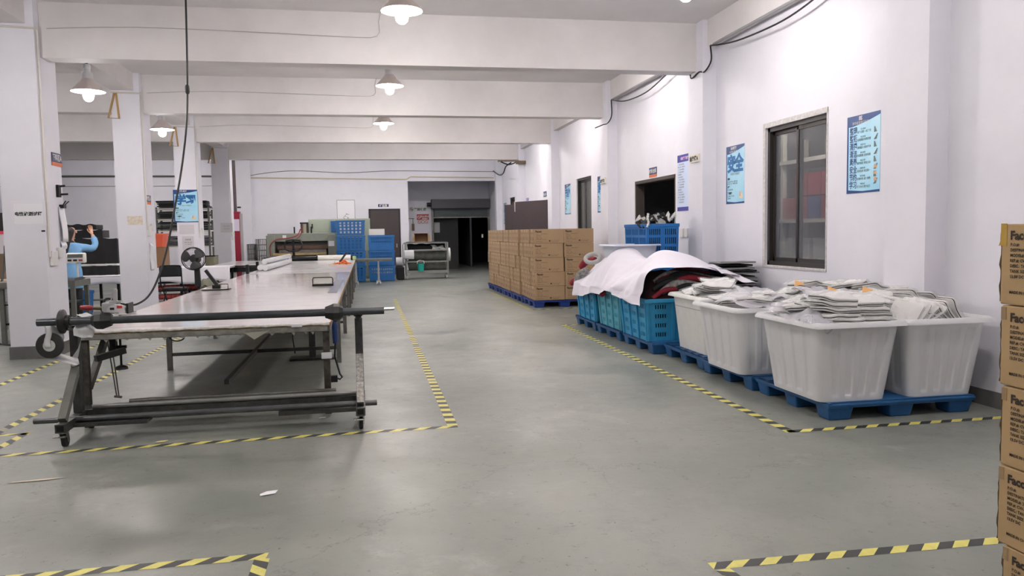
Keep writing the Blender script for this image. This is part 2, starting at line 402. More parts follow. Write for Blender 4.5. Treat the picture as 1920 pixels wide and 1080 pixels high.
for i in range(5):
    o = B().box(6.8, 7.5, 9.7 + i * .5, 10.1 + i * .5, 1.111, 1.42).build('storage_box', M('pale_box_card', (176, 178, 172), .8)); tag(o, 'pale box on the lower shelf of the rack behind the near window', 'box', 'pale boxes on the rack shelf')
ld = bpy.data.lights.new('store_room_fill', 'POINT'); ld.energy = 110; ld.color = (1, .97, .94); ld.shadow_soft_size = .2  # unseen light added so the racked boxes show through the window
lo = bpy.data.objects.new('store_room_fill', ld); COL.objects.link(lo); lo.location = (6.1, 10.5, 3.9)
# dark doorway frame
y0, y1, _, z1 = DOOR1
b = B(); b.box(WX + .0, WX + .18, y1 - .05, y1, 0, z1); b.box(WX, WX + .18, y0, y0 + .05, 0, z1); b.box(WX, WX + .18, y0, y1, z1 - .06, z1); struct('door_1', b, M('door_frame_brown', (70, 62, 58), .6))
# open dark brown door leaves
def leaf(p, q, zt, lab):
    t = thing('door_leaf', lab, 'door', (p[0], p[1], .01)); B().bar((p[0], p[1], .01 + zt / 2), (q[0], q[1], .01 + zt / 2), .045, zt - .02).build('panel', BROWN, t)
    u = V((q[0] - p[0], q[1] - p[1], 0)).normalized(); n = u.cross(V((0, 0, 1)))
    if n.y > 0: n = -n
    c = V((q[0], q[1], 1.1)) - u * .08 + n * .04; B().bar(c, c + V((0, 0, .16)), .03, .03).build('handle', CHROME, t)
    return t
leaf((5.24, 22.37), (4.5, 23.9), 2.5, 'dark brown double door leaf swung open, nearer the camera')
leaf((5.2, 25.4), (4.62, 26.05), 2.49, 'dark brown double door leaf swung open, behind the nearer leaf')
B().box(4.52, 4.58, 23.78, 23.795, 2.2, 2.52).build('paper_strip', PAPER); tag(bpy.data.objects['paper_strip'], 'narrow white strip stuck on the open dark brown door edge', 'paper strip')
b = B(); b.box(WX, WX + .18, 22.35, 22.4, 0, 2.53); b.box(WX, WX + .18, 25.35, 25.4, 0, 2.53); b.box(WX, WX + .18, 22.35, 25.4, 2.48, 2.53); struct('door_2', b, M('door_frame_cream', (190, 176, 160), .6))
# back wall door
t = thing('door_3', None, None, (.75, BY, 0)); t['kind'] = 'structure'
b = B(); b.box(.13, .2, BY - .03, BY, 0, 2.56); b.box(1.27, 1.34, BY - .03, BY, 0, 2.56); b.box(.13, 1.34, BY - .03, BY, 2.5, 2.56); b.build('door_frame', M('black_door_frame', (30, 27, 28), .5), t)
B().box(.2, 1.27, BY - .015, BY, 0, 2.5).build('door_panel', BROWN, t); B().box(1.16, 1.2, BY - .06, BY - .015, 1.05, 1.2).build('handle', CHROME, t)
# roller shutter and what stands in its opening
t = thing('roller_shutter', 'grey roller shutter rolled half up above the dark opening', 'roller shutter', (4.1, 33.9, 0))
B().box(2.78, 5.3, 33.55, 33.99, 2.62, 3.02).build('shutter_box', M('shutter_box_grey', (74, 74, 80), .5, .3), t, bevel=.02)
b = B(); n = 40
prof = [(33.93 + .008 * math.sin(i * 2.2), 2.26 + i * .0103) for i in range(n)]
b.ring_loft([[(x, y, z) for y, z in prof] for x in (2.92, 5.3)], False, False, closed=False); b.build('shutter_curtain', M('shutter_slats', (120, 126, 128), .4, .5), t, solid=.004)
for x in (2.8, 5.24): B().box(x, x + .08, 33.85, 33.99, 0, 2.62).build('guide_rail', STEEL, t)
B().box(2.88, 5.26, 33.9, 33.96, 2.22, 2.27).build('bottom_bar', STEEL, t)
b = B(); b.cyl((2.6, 33.75, 2.8), (2.78, 33.75, 2.8), .09, n=12); b.build('drive_unit', BLACKM, t, smooth=.6)
tag(B().box(4.95, 5.02, 33.86, 33.9, 1.35, 1.5).build('switch_box', WHITE), 'small white switch box beside the dark shutter opening', 'switch')
tag(B().box(2.95, 3.2, 34.5, 34.503, 1.6, 2.05).build('notice_paper', M('grey_paper', (190, 190, 192), .8)), 'white notice stuck on the dark door inside the shutter opening', 'notice')
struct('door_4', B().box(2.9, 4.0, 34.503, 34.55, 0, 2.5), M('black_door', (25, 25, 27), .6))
t = thing('ceiling_light', 'small bright ceiling lamp in the dark room beyond the shutter', 'lamp', (4.75, 35.4, 2.45))
b = B(); b.lathe([(0, .08), (.07, .07), (.1, 0), (.07, -.05), (0, -.06)], (4.75, 35.4, 2.45), n=16, caps=False); b.build('globe', emit('dim_globe', (235, 240, 255), 5), t, smooth=1)
B().cyl((4.75, 35.4, 2.5), (4.75, 35.4, 3.9), .01, n=6).build('stem', BLACKM, t)

# ------------------------------------------------------------------ hazard tape on the floor
def tape(p, q, w, lab, per=.19, slant=1.0, worn=0.0):
    p, q = V((p[0], p[1], .0012)), V((q[0], q[1], .0012)); L = (q - p).length; u = (q - p).normalized(); n = V((-u.y, u.x, 0)) * w / 2
    b = B(); k = 0; s = -w * slant
    while s < L + w * slant:
        h = w * slant / 2
        pts = []
        for (a, sg) in ((s - h, -1), (s + per / 2 - h, -1), (s + per / 2 + h, 1), (s + h, 1)):
            pts.append(p + u * min(max(a, 0), L) + n * sg)
        b.mi = 2 if (worn and rnd.random() < worn) else k % 2
        if (pts[0] - pts[1]).length + (pts[2] - pts[3]).length > .01: b.poly(pts)
        s += per / 2; k += 1
    return tag(b.build('floor_tape', [YEL, BLK, M('worn_tape', (156, 153, 128), .6, var=.15, vs=20)], norm=False), lab, 'floor tape', 'yellow and black hazard tapes on the floor')
tape((.66, 6.38), (.645, 19.2), .085, 'hazard tape running away along the aisle right of the cutting table', slant=.12, worn=.03)
tape((-2.8, 6.33), (.7, 6.36), .075, 'hazard tape across the floor in front of the cutting table')
tape((3.22, 5.52), (3.245, 12.88), .085, 'hazard tape running away along the left of the blue pallets', slant=.2)
tape((3.2, 5.55), (5.3, 5.53), .075, 'hazard tape across the floor in front of the white tubs')
tape((-3.4, 3.99), (-.53, 3.985), .075, 'hazard tape across the bottom left corner', .17)
tape((-.555, 3.95), (-.555, 3.3), .075, 'short hazard tape turning down at the bottom left corner', .17)
tape((1.56, 3.385), (3.4, 3.345), .075, 'hazard tape across the floor to the big cartons at right', .17)
tape((1.6, 3.34), (1.66, 2.9), .075, 'short hazard tape turning down at the bottom right', .17)
tape((-3.06, 7.05), (-2.93, 14.5), .08, 'hazard tape running away left of the cutting table', worn=.06)
tape((-4.03, 9.2), (-4.03, 15), .075, 'hazard tape running away past the foot of the first pillar', worn=.1)
tape((-2.84, 6.5), (-2.81, 7.05), .07, 'short stub of hazard tape at the left edge of the frame')
tape((-3.5, 7.02), (-2.8, 7.0), .07, 'short cross piece of hazard tape at the left edge', worn=.2)
tape((3.28, 15.62), (4.6, 15.62), .08, 'faint hazard tape in front of the carton stack', worn=.3)
tape((3.25, 15.65), (3.22, 20.5), .08, 'hazard tape running along the left of the carton stack')
tape((3.28, 12.84), (3.6, 12.84), .08, 'short hazard tape closing the far end of the pallet bay', worn=.2)

# ------------------------------------------------------------------ posters, signs, notices
PB_L = M('poster_light_blue', (150, 212, 238), .35, var=.1, vs=1.6, col2=(188, 230, 246)); PB_D = M('poster_dark_blue', (22, 62, 124), .35); PB_M = M('poster_mid_blue', (22, 104, 168), .4)
SKIN_P = M('poster_peach', (214, 168, 138), .6)
RT = {'wall': ((0, -1, 0), (0, 0, 1)), 'face': ((1, 0, 0), (0, 0, 1)), 'pil': ((0, 1, 0), (0, 0, 1))}
def sheet(o, side, w, h, d0, d1, bld, pts=None):
    rt, up = map(V, RT[side]); n = rt.cross(up); o = V(o)
    pts = pts or [(0, 0), (w, 0), (w, h), (0, h)]
    bld.prism([o + rt * x + up * y + n * d0 for x, y in pts], n * (d1 - d0)); return bld
def poster(o, side, w, h, label, kind):
    rt, up = map(V, RT[side]); n = rt.cross(up); t = thing('poster', label, 'poster', V(o) + rt * w / 2)
    sheet(o, side, w, h, 0, .004, B()).build('sheet', PB_L, t)
    hd = [(0, h), (0, h * .87)] + [(w * k / 10, h * (.86 + .1 * (k / 10) ** 1.6)) for k in range(1, 11)] + [(w, h)]
    sheet(o, side, w, h, .004, .005, B(), hd).build('header_band', PB_D, t)
    b = B(); sheet(o, side, w, h, .004, .005, b, [(0, 0), (w, 0), (w, .03 * h), (.5 * w, .022 * h), (.028, .045 * h), (.028, h * .87), (0, h * .87)]); b.build('border_band', PB_D, t)
    of = V(o) + n * .0048
    if kind == '8S':
        letters(t, [('8S', .06, w * .42, h * .935, 'CENTER', .002)], WHITE, (of + n * .001, rt, up), 'header_lettering')
        letters(t, [('现场管理推行标准', .036, w * .42, h * .885, 'CENTER')], WHITE, (of + n * .001, rt, up), 'header_small_lettering')
        R_ = ['整理', '整顿', '清扫', '清洁', '素养', '安全', '节约', '学习']; S_ = ['区分要用', '定位放置', '扫除干净', '维护成果', '养成习惯', '防患未然', '物尽其用', '不断进步']
        T_ = ['留下必要 一目了然', '合理摆放 取用方便', '清除脏污 保持干净', '形成制度 坚持到底', '遵守规定 积极主动', '消除隐患 安全第一', '合理利用 减少浪费', '学习长处 提升自己']
        letters(t, [(R_[i], .085, .05, h * (.77 - .1 * i), 'LEFT', .0015, .8) for i in range(8)], PB_D, (of, rt, up), 'keyword_lettering')
        letters(t, [(S_[i], .022, w * .5, h * (.807 - .1 * i), 'CENTER') for i in range(8)] + [(T_[i], .03, w * .53, h * (.768 - .1 * i), 'CENTER', 0, .95) for i in range(8)], INK, (of, rt, up), 'body_lettering')
        b = B()
        for i in range(8):
            y = h * (.77 - .092 * i)
            for k in range(5):
                a, c = w * (.82 + .02 * k * (i % 2)), y + .012 * k - .02
                sheet(o, side, w, h, .0048, .0052, b, [(a, c), (a + .05 - .006 * k, c + .003), (a + .045 - .007 * k, c + .012), (a + .004, c + .011)])
        b.build('small_pictures', M('poster_sketch_grey', (96, 104, 104), .6), t)
        b = B()
        for i, y in ((4, .3), (5, .22), (6, .14)): sheet(o, side, w, h, .0052, .0056, b, [(w * .83, h * y), (w * .92, h * y), (w * .9, h * (y + .05)), (w * .84, h * (y + .045))])
        b.build('peach_pictures', SKIN_P, t)
    else:
        big, eng, small = kind
        letters(t, [(eng, .055, w * .42, h * .935, 'CENTER', .002)], WHITE, (of + n * .001, rt, up), 'header_lettering')
        letters(t, [(small, .032, w * .42, h * .885, 'CENTER')], WHITE, (of + n * .001, rt, up), 'header_small_lettering')
        letters(t, [(big[0], .27, w * .30, h * .575, 'CENTER', .012), (big[1], .27, w * .72, h * .575, 'CENTER', .012)], PB_M, (of, rt, up), 'title_lettering')
        letters(t, [('%s在心 时刻在行' % big, .035, w * .5, h * .5, 'CENTER'), ('目的', .035, .05, h * .42, 'LEFT', .002), ('创造良好的环境，使每个人都', .024, .05, h * .375), ('能够放心工作，保障员工利益', .024, .05, h * .34), ('内容', .035, .05, h * .28, 'LEFT', .002), ('建立系统的管理', .024, .05, h * .235), ('推行要领', .035, .05, h * .17, 'LEFT', .002), ('人人重视，天天落实', .024, .05, h * .125), ('持续改善', .024, .05, h * .085)], INK, (of, rt, up), 'body_lettering')
        b = B(); sheet(o, side, w, h, .0048, .0052, b, [(w * .7, h * .09), (w * .92, h * .08), (w * .93, h * .14), (w * .86, h * .17), (w * .8, h * .22), (w * .74, h * .19)]); b.build('small_picture', M('poster_cream', (222, 214, 190), .6), t)
        b = B(); sheet(o, side, w, h, .0053, .0056, b, [(w * .75, h * .12), (w * .8, h * .12), (w * .8, h * .2), (w * .76, h * .2)]); b.build('picture_figure', SKIN_P, t)
    return t
poster((WX, 8.03, 1.955), 'wall', .575, .845, 'blue poster with eight keyword rows, right of the near sliding window', '8S')
poster((WX, 11.03, 1.95), 'wall', .57, .845, 'blue safety poster with two huge characters, left of the near window', ('安全', 'SAFETY', '消除隐患 预防事故'))
poster((-4.77, 21.2, 1.97), 'face', .58, .825, 'blue poster with two huge characters on the third pillar above the fan', ('学习', 'STUDY', '学习长处 提升自己'))
poster((WX, 20.72, 2.03), 'wall', .6, .8, 'narrow looking blue poster left of the far sliding window', ('节约', 'SAVING', '合理利用 减少浪费'))
poster((WX, 17.67, 2.0), 'wall', .6, .83, 'narrow looking blue poster right of the far sliding window', ('素养', 'SELF', '遵守规定 养成习惯'))
poster((WX, 30.3, 1.9), 'wall', .6, .8, 'small far blue poster beside the last window of the right wall', ('清洁', 'CLEAN', '形成制度 坚持到底'))
def plate(name, label, cat, o, side, w, h, mat, items, ink, d=.01, frame=None):
    rt, up = map(V, RT[side]); n = rt.cross(up); t = thing(name, label, cat, V(o) + rt * w / 2)
    sheet(o, side, w, h, 0, d, B()).build('panel', mat, t)
    if items: letters(t, items, ink, (V(o) + n * d, rt, up))
    if frame: frame(t, V(o), rt, up, n)
    return t
NAVY = M('sign_navy', (28, 44, 92), .4); ORANGE = M('sign_orange', (206, 110, 66), .5)
def orange_strip(w, d=.01):
    def f(t, o, rt, up, n):
        b = B(); b.prism([o + n * d + up * -.05, o + rt * w + n * d + up * -.05, o + rt * w + n * d, o + n * d], -n * d); b.build('orange_strip', ORANGE, t)
    return f
plate('wall_sign', 'navy sign with white letters high on the first pillar side', 'sign', (-4.2, 11.79, 2.66), 'pil', .36, .13, NAVY, [('下料区A', .1, .18, .03, 'CENTER', .002, .85)], WHITE, frame=orange_strip(.36))
plate('wall_sign', 'small navy sign on the side of the second pillar', 'sign', (-4.2, 16.4, 2.3), 'pil', .36, .13, NAVY, [('裁剪区A', .1, .18, .03, 'CENTER', .002, .85)], WHITE, frame=orange_strip(.36))
plate('wall_sign', 'navy sign with white letters above the dark doorway', 'sign', (WX, 14.27, 2.62), 'wall', .38, .13, NAVY, [('材料仓库', .09, .19, .03, 'CENTER', .002)], WHITE, frame=orange_strip(.38))
plate('wall_sign', 'tiny navy sign above the open dark brown door leaves', 'sign', (WX, 23.3, 2.62), 'wall', .38, .16, NAVY, [('半成品库', .09, .19, .04, 'CENTER', .002)], WHITE)
plate('wall_sign', 'navy sign above the dark brown back wall door', 'sign', (.5, BY, 2.63), 'face', .4, .11, NAVY, [('样品室', .1, .2, .015, 'CENTER', .003)], WHITE)
plate('wall_sign', 'white plate sign on the near right wall pilaster', 'sign', (5.11, 11.82, 2.63), 'wall', .34, .12, M('cream_sign', (222, 218, 204), .5), [('检验区A', .085, .17, .025, 'CENTER', .003)], INK, d=.03)
plate('wall_sign', 'white plate sign on the pilaster before the far window', 'sign', (5.11, 16.66, 2.6), 'wall', .34, .12, MATS['cream_sign'], [('检验区B', .085, .17, .025, 'CENTER', .003)], INK, d=.03)
VIOLET = M('notice_violet', (64, 62, 150), .5); NLB = M('notice_pale_blue', (206, 220, 244), .5)
def rules(o, label, w, h, x, lines):
    t = thing('rules_notice', label, 'notice', V((x, o[1] - w / 2, o[2])))
    sheet(o, 'wall', w, h, 0, .006, B()).build('sheet', NLB, t)
    sheet(o, 'wall', w, h, .006, .007, B(), [(0, h * .87), (w, h * .87), (w, h), (0, h)]).build('violet_band', VIOLET, t); sheet(o, 'wall', w, h, .006, .007, B(), [(0, 0), (w, 0), (w, h * .07), (0, h * .07)]).build('violet_band', VIOLET, t)
    rt, up = map(V, RT['wall'])
    letters(t, [('车间管理制度', .055, w / 2, h * .91, 'CENTER', .002)], M('notice_pink', (230, 190, 220), .5), (V(o) - V((.007, 0, 0)), rt, up), 'title_lettering')
    letters(t, [(lines[i % len(lines)], .026, .03, h * (.82 - .045 * i)) for i in range(16)], INK, (V(o) - V((.006, 0, 0)), rt, up), 'body_lettering')
    return t
LN = ['一、遵守公司各项制度', '按时上下班，不迟到早退', '二、工作时间不得离岗', '三、保持现场清洁整齐', '物品摆放有序', '四、爱护设备工具']
rules((5.11, 12.29 - .4, 1.9), 'tall violet banded rules notice on pilaster beside dark doorway', .4, .93, 5.11, LN) if False else rules((WX, 12.9, 1.9), 'tall violet banded rules notice beside the dark doorway', .62, .95, WX, LN)
rules((WX, 25.9, 2.0), 'far violet banded rules notice near the open brown door', .4, .7, WX, LN)
def film(t, o, rt, up, n):
    b = B(); o2 = o + n * .003 - rt * .03 - up * .03
    b.prism([o2, o2 + rt * .42, o2 + rt * .42 + up * .34, o2 + up * .34], n * -.002); b.build('clear_film', M('greyish_film', (226, 224, 230), .3), t)
plate('paper_notice', 'white paper notice taped on the front of the first pillar', 'notice', (-4.57, 11.45, 1.81), 'face', .35, .265, PAPER, [('电性能测试区', .056, .175, .11, 'CENTER', .002)], INK, d=.004, frame=film)
plate('paper_notice', 'blank grey framed paper under the poster on the third pillar', 'notice', (-4.66, 21.2, 1.67), 'face', .36, .24, M('grey_sheet', (206, 204, 208), .5), None, None, d=.006)
plate('paper_notice', 'grey sheet with print behind the fan on the third pillar', 'notice', (-4.6, 21.2, 1.25), 'face', .28, .37, MATS['grey_sheet'], [('点检表', .05, .14, .26, 'CENTER'), ('日期 记录 签名', .03, .14, .2, 'CENTER'), ('一二三四五六', .03, .14, .15, 'CENTER')], INK, d=.006)
plate('paper_notice', 'framed white sheet beside the red post on the fourth pillar', 'notice', (-4.5, 26.1, 1.72), 'face', .36, .3, MATS['grey_sheet'], [('安全操作', .05, .18, .18, 'CENTER'), ('规程说明', .04, .18, .1, 'CENTER')], M('faint_ink', (150, 150, 176), .7), d=.006)
plate('whiteboard', 'whiteboard with marker scribbles on the back wall', 'whiteboard', (-1.05, BY, 2.0), 'face', .65, .9, M('board_white', (238, 236, 242), .3), None, INK, d=.015)
b = B(); r_ = random.Random(4)
for k in range(9):
    x, z = -.85 + r_.uniform(0, .36), 2.06 + r_.uniform(0, .45); p = [(x, BY - .0162, z)]
    for q in range(4): p.append((p[-1][0] + r_.uniform(-.05, .07), BY - .0162, p[-1][2] + r_.uniform(-.05, .06)))
    for a_, c_ in zip(p, p[1:]): b.bar(a_, c_, .001, .008, up=(0, 0, 1))
WB = [x for x in bpy.data.objects if x.name.startswith('whiteboard')][0]
b2_ = B()
for a_, c_ in (((-1.06, 1.99), (-.39, 1.99)), ((-.39, 1.99), (-.39, 2.91)), ((-.39, 2.91), (-1.06, 2.91)), ((-1.06, 2.91), (-1.06, 1.99))): b2_.bar((a_[0], BY - .009, a_[1]), (c_[0], BY - .009, c_[1]), .018, .018, up=(0, 1, 0))
b2_.build('board_frame', M('board_frame_grey', (150, 150, 152), .4, .4), WB)
b.build('marker_scribble', INK, [x for x in bpy.data.objects if x.name.startswith('whiteboard')][0])
plate('no_smoking_sign', 'white no smoking sign with black characters left of the shutter', 'sign', (1.84, 34, 2.52), 'face', .76, .2, M('sign_white', (214, 214, 214), .5), [('严禁吸烟', .13, .48, .04, 'CENTER', .003)], INK)
b = B()
def ring(b, c, r, w, y, slash=True):
    n = 28
    for k in range(n):
        a, e = 2 * PI * k / n, 2 * PI * (k + 1) / n
        b.poly([(c[0] + (r - w) * math.cos(a), y, c[1] + (r - w) * math.sin(a)), (c[0] + r * math.cos(a), y, c[1] + r * math.sin(a)), (c[0] + r * math.cos(e), y, c[1] + r * math.sin(e)), (c[0] + (r - w) * math.cos(e), y, c[1] + (r - w) * math.sin(e))])
    if slash: b.poly([(c[0] - r * .72, y, c[1] + r * .55), (c[0] - r * .55, y, c[1] + r * .72), (c[0] + r * .72, y, c[1] - r * .55), (c[0] + r * .55, y, c[1] - r * .72)])
ring(b, (1.96, 2.62), .075, .014, 33.987)
for k in range(2): b.poly([(1.915 + .0 * k, 33.9872, 2.612), (2.0, 33.9872, 2.612), (2.0, 33.9872, 2.628), (1.915, 33.9872, 2.628)])
o = b.build('no_smoking_symbol', INK, [x for x in bpy.data.objects if x.name.startswith('no_smoking_sign')][0], norm=False)
t = plate('fire_safety_sign', 'red and white prohibition sign with three round symbols', 'sign', (2.17, 34, 1.98), 'face', .52, .42, M('sign_white2', (216, 212, 212), .5), None, None)
B().box(2.17, 2.69, 33.986, 33.99, 2.16, 2.4).build('red_panel', M('sign_red', (178, 30, 40), .5), t)
letters(t, [('禁止烟火', .095, .34, .29, 'CENTER', .003), ('违者重罚', .06, .34, .205, 'CENTER', .002)], WHITE, ((2.17, 33.986, 1.98), (1, 0, 0), (0, 0, 1)))
b = B(); ring(b, (2.26, 2.28), .07, .016, 33.985); b.build('round_symbol', WHITE, t, norm=False)
for k in range(3):
    b = B(); ring(b, (2.28 + .15 * k, 2.07), .07, .016, 33.986, k != 1); b.build('round_symbol', MATS['sign_red'] if k != 1 else INK, t, norm=False)

# ------------------------------------------------------------------ cutting tables
def film_mat(name, col, col2, streak, rough, sy=4, p0=.55):
    m = M(name, col, rough, var=.1, vs=1.3, col2=col2, spec=.5); nt = m.node_tree; b = nt.nodes['Principled BSDF']; L = nt.links.new
    src = b.inputs['Base Color'].links[0].from_socket
    tc = nt.nodes.new('ShaderNodeTexCoord'); mp = nt.nodes.new('ShaderNodeMapping'); mp.inputs['Scale'].default_value = (.8, sy, 1)
    n = nt.nodes.new('ShaderNodeTexNoise'); n.inputs['Scale'].default_value = 1.6; n.inputs['Detail'].default_value = 7; n.inputs['Roughness'].default_value = .7
    L(tc.outputs['Object'], mp.inputs['Vector']); L(mp.outputs['Vector'], n.inputs['Vector'])
    r = nt.nodes.new('ShaderNodeValToRGB'); r.color_ramp.elements[0].position = p0; r.color_ramp.elements[1].position = p0 + .14
    r.color_ramp.elements[0].color = (0, 0, 0, 1); r.color_ramp.elements[1].color = (streak, streak, streak, 1); L(n.outputs['Fac'], r.inputs['Fac'])
    mx = nt.nodes.new('ShaderNodeMix'); mx.data_type = 'RGBA'; mx.inputs['B'].default_value = lin((120, 112, 114)); L(r.outputs['Color'], mx.inputs['Factor']); L(src, mx.inputs['A']); L(mx.outputs['Result'], b.inputs['Base Color'])
    bp = nt.nodes.new('ShaderNodeBump'); bp.inputs['Strength'].default_value = .06; bp.inputs['Distance'].default_value = .01
    L(n.outputs['Fac'], bp.inputs['Height']); L(bp.outputs['Normal'], b.inputs['Normal'])
    return m
PINK = film_mat('pink_table_film', (240, 230, 230), (230, 220, 220), .3, .07)
PALE = film_mat('pale_table_film', (240, 238, 240), (222, 218, 221), .85, .14, 3, .53)
TX0, TX1, TZ = -2.43, -.33, .83
def cutting_table(y0, y1, legs, film, label, front=False):
    t = thing('cutting_table', label, 'table', ((TX0 + TX1) / 2, (y0 + y1) / 2, 0))
    B().box(TX0, TX1, y0, y1, .793, .826).build('table_board', WOODEDGE, t)
    b = B(); n = 60
    b.grid(n, 30, lambda u, v: (TX0 + .012 + (TX1 - TX0 - .024) * u, y0 + (y1 - y0) * v, .8285 + .0012 * math.sin(u * 23 + v * 31) * math.sin(v * 47 + u * 9)))
    b.build('table_film', film, t, smooth=1)
    if front:
        b = B(); b.grid(50, 3, lambda u, v: (TX0 + .01 + (TX1 - TX0 - .02) * u, y0 - .004 - .006 * (v > 0), .829 - .024 * v * (1 + .25 * math.sin(u * 40) * math.sin(u * 91)))); b.build('film_edge', M('torn_film_edge', (232, 228, 222), .5, var=.3, vs=14), t, smooth=1, solid=.002)
    b = B()
    for x in (TX0 + .03, TX1 - .03): b.box(x - .02, x + .02, y0 + .01, y1 - .01, .745, .792)
    if front: B().box(TX0 + .03, TX1 - .03, y0 + .0, y0 + .012, .75, .792).build('front_angle', M('pale_angle_steel', (150, 147, 140), .5, .2, var=.4, vs=10), t)
    b.box(TX0 + .05, TX1 - .05, y0 + .012, y0 + .05, .745, .792)
    b.box(TX0 + .05, TX1 - .05, y1 - .05, y1 - .012, .745, .792)
    for y in legs[1:]: b.box(TX0 + .05, TX1 - .05, y - .02, y + .02, .75, .792)
    b.build('table_frame', STEEL, t)
    for i, y in enumerate(legs):
        for x in (TX0 + .065, TX1 - .045):
            B().box(x - .028, x + .028, y - .025, y + .025, 0, .745).build('leg', STEEL if i else M('rusty_leg_steel', (84, 80, 74), .5, .5, var=.5, vs=16), t)
        if i:
            B().box(TX0 + .09, TX1 - .07, y - .018, y + .018, .17, .21).build('cross_rail', DARKSTEEL, t)
            b = B(); b.bar((TX0 + .09, y, .6), (TX0 + .25, y, .745), .03); b.bar((TX1 - .07, y, .6), (TX1 - .2, y, .745), .03); b.build('corner_brace', DARKSTEEL, t)
    return t
ta = cutting_table(7.08, 16.3, (7.13, 9.96, 12.86, 15.6), PINK, 'long cutting table nearest the camera with pinkish plastic film top', True)
cutting_table(16.32, 18.95, (16.6, 18.4), PALE, 'middle section of the cutting table row with streaked white film')
cutting_table(19.02, 24.0, (19.6, 22.0, 23.8), PALE, 'far end section of the cutting table row by the white roll')
B().bar((-1.37, 7.9, .19), (-1.37, 15.6, .19), .045, .045).build('centre_stretcher', DARKSTEEL, ta)
b = B(); b.box(-.52, -.4, 10.6, 13.6, .8305, .8325); b.build('edge_strip', M('slate_strip', (108, 112, 128), .35, var=.3, vs=10), ta)
b = B(); b.bar((-2.3, 7.5, .745), (-2.36, 7.15, .33), .05, .05); b.build('front_brace', STEEL, ta)
for x in (-.62,): B().box(x - .045, x + .045, 7.066, 7.07, .795, .822).build('paper_label', PAPER, ta)
B().prism([(-1.06, 7.06, .76), (-.85, 7.06, .775), (-.98, 7.06, .70)], (0, .003, 0)).build('torn_flap', M('torn_flap_grey', (176, 172, 160), .7), ta)
B().box(-.42, -.33, 7.095, 7.103, .5, .555).build('paper_label', PAPER, ta)
b = B()
for k in range(20):
    x = -2.2 + k * .09 + rnd.uniform(-.02, .02); b.prism([(x, 7.088, .746), (x + rnd.uniform(.02, .05), 7.088, .746), (x + .02, 7.088, .746 - rnd.uniform(.008, .03))], (0, .003, 0))
b.build('film_scraps', MATS['torn_flap_grey'], ta)
b = B(); b.tube([(-1.62 + .06 * math.cos(a), 7.1, .745 - .035 * math.sin(a)) for a in [PI * k / 10 for k in range(11)]], .006, 6); b.build('wire_hook', BLACKM, ta)

# motor unit under the table
t = thing('table_jack_unit', 'black motor box on a post with a foot plate under the near cutting table', 'motor', (-.72, 10.35, 0))
B().box(-1.0, -.9, 10.2, 10.45, .56, .745).build('gear_box', DARKSTEEL, t, bevel=.008)
b = B(); b.box(-.88, -.52, 10.24, 10.42, .6, .735); b.cyl((-.52, 10.33, .67), (-.4, 10.33, .67), .05, n=14); b.build('motor', BLACKM, t, bevel=.01)
B().box(-.76, -.68, 10.3, 10.4, .03, .6).build('post', DARKSTEEL, t)
B().box(-1.0, -.42, 10.22, 10.48, .0, .03).build('foot_plate', DARKSTEEL, t)
B().tube([(-.94, 10.2, .56), (-.95, 10.2, .3), (-.93, 10.22, .1)], .008, 6).build('cable', BLACK, t)
# blue connector hanging at the table corner
t = thing('hanging_cable_connector', 'blue connector hanging from the near table corner on a black cable', 'connector', (-.3, 7.2, .3))
b = B(); b.lathe([(.0, 0), (.022, 0), (.026, .06), (.026, .16), (.018, .2), (0, .2)], (-.3, 7.2, .62), n=12); b.build('connector_body', M('connector_blue', (30, 56, 110), .4), t, smooth=.6)
B().tube([(-.3, 7.2, .62), (-.31, 7.2, .5), (-.29, 7.21, .42), (-.27, 7.2, .34), (-.25, 7.2, .31), (-.27, 7.2, .29), (-.31, 7.2, .31)], .009, 6).build('cable', BLACK, t)
b = B(); b.box(-.36, -.29, 7.17, 7.22, .27, .33); b.box(-.4, -.36, 7.185, 7.19, .31, .316); b.build('plug', BLACK, t, bevel=.006)
b = B(); b.tube([(-.29, 7.2, .815), (-.3, 7.2, .84)], .02, 8); b.build('hanger', BLACKM, t)

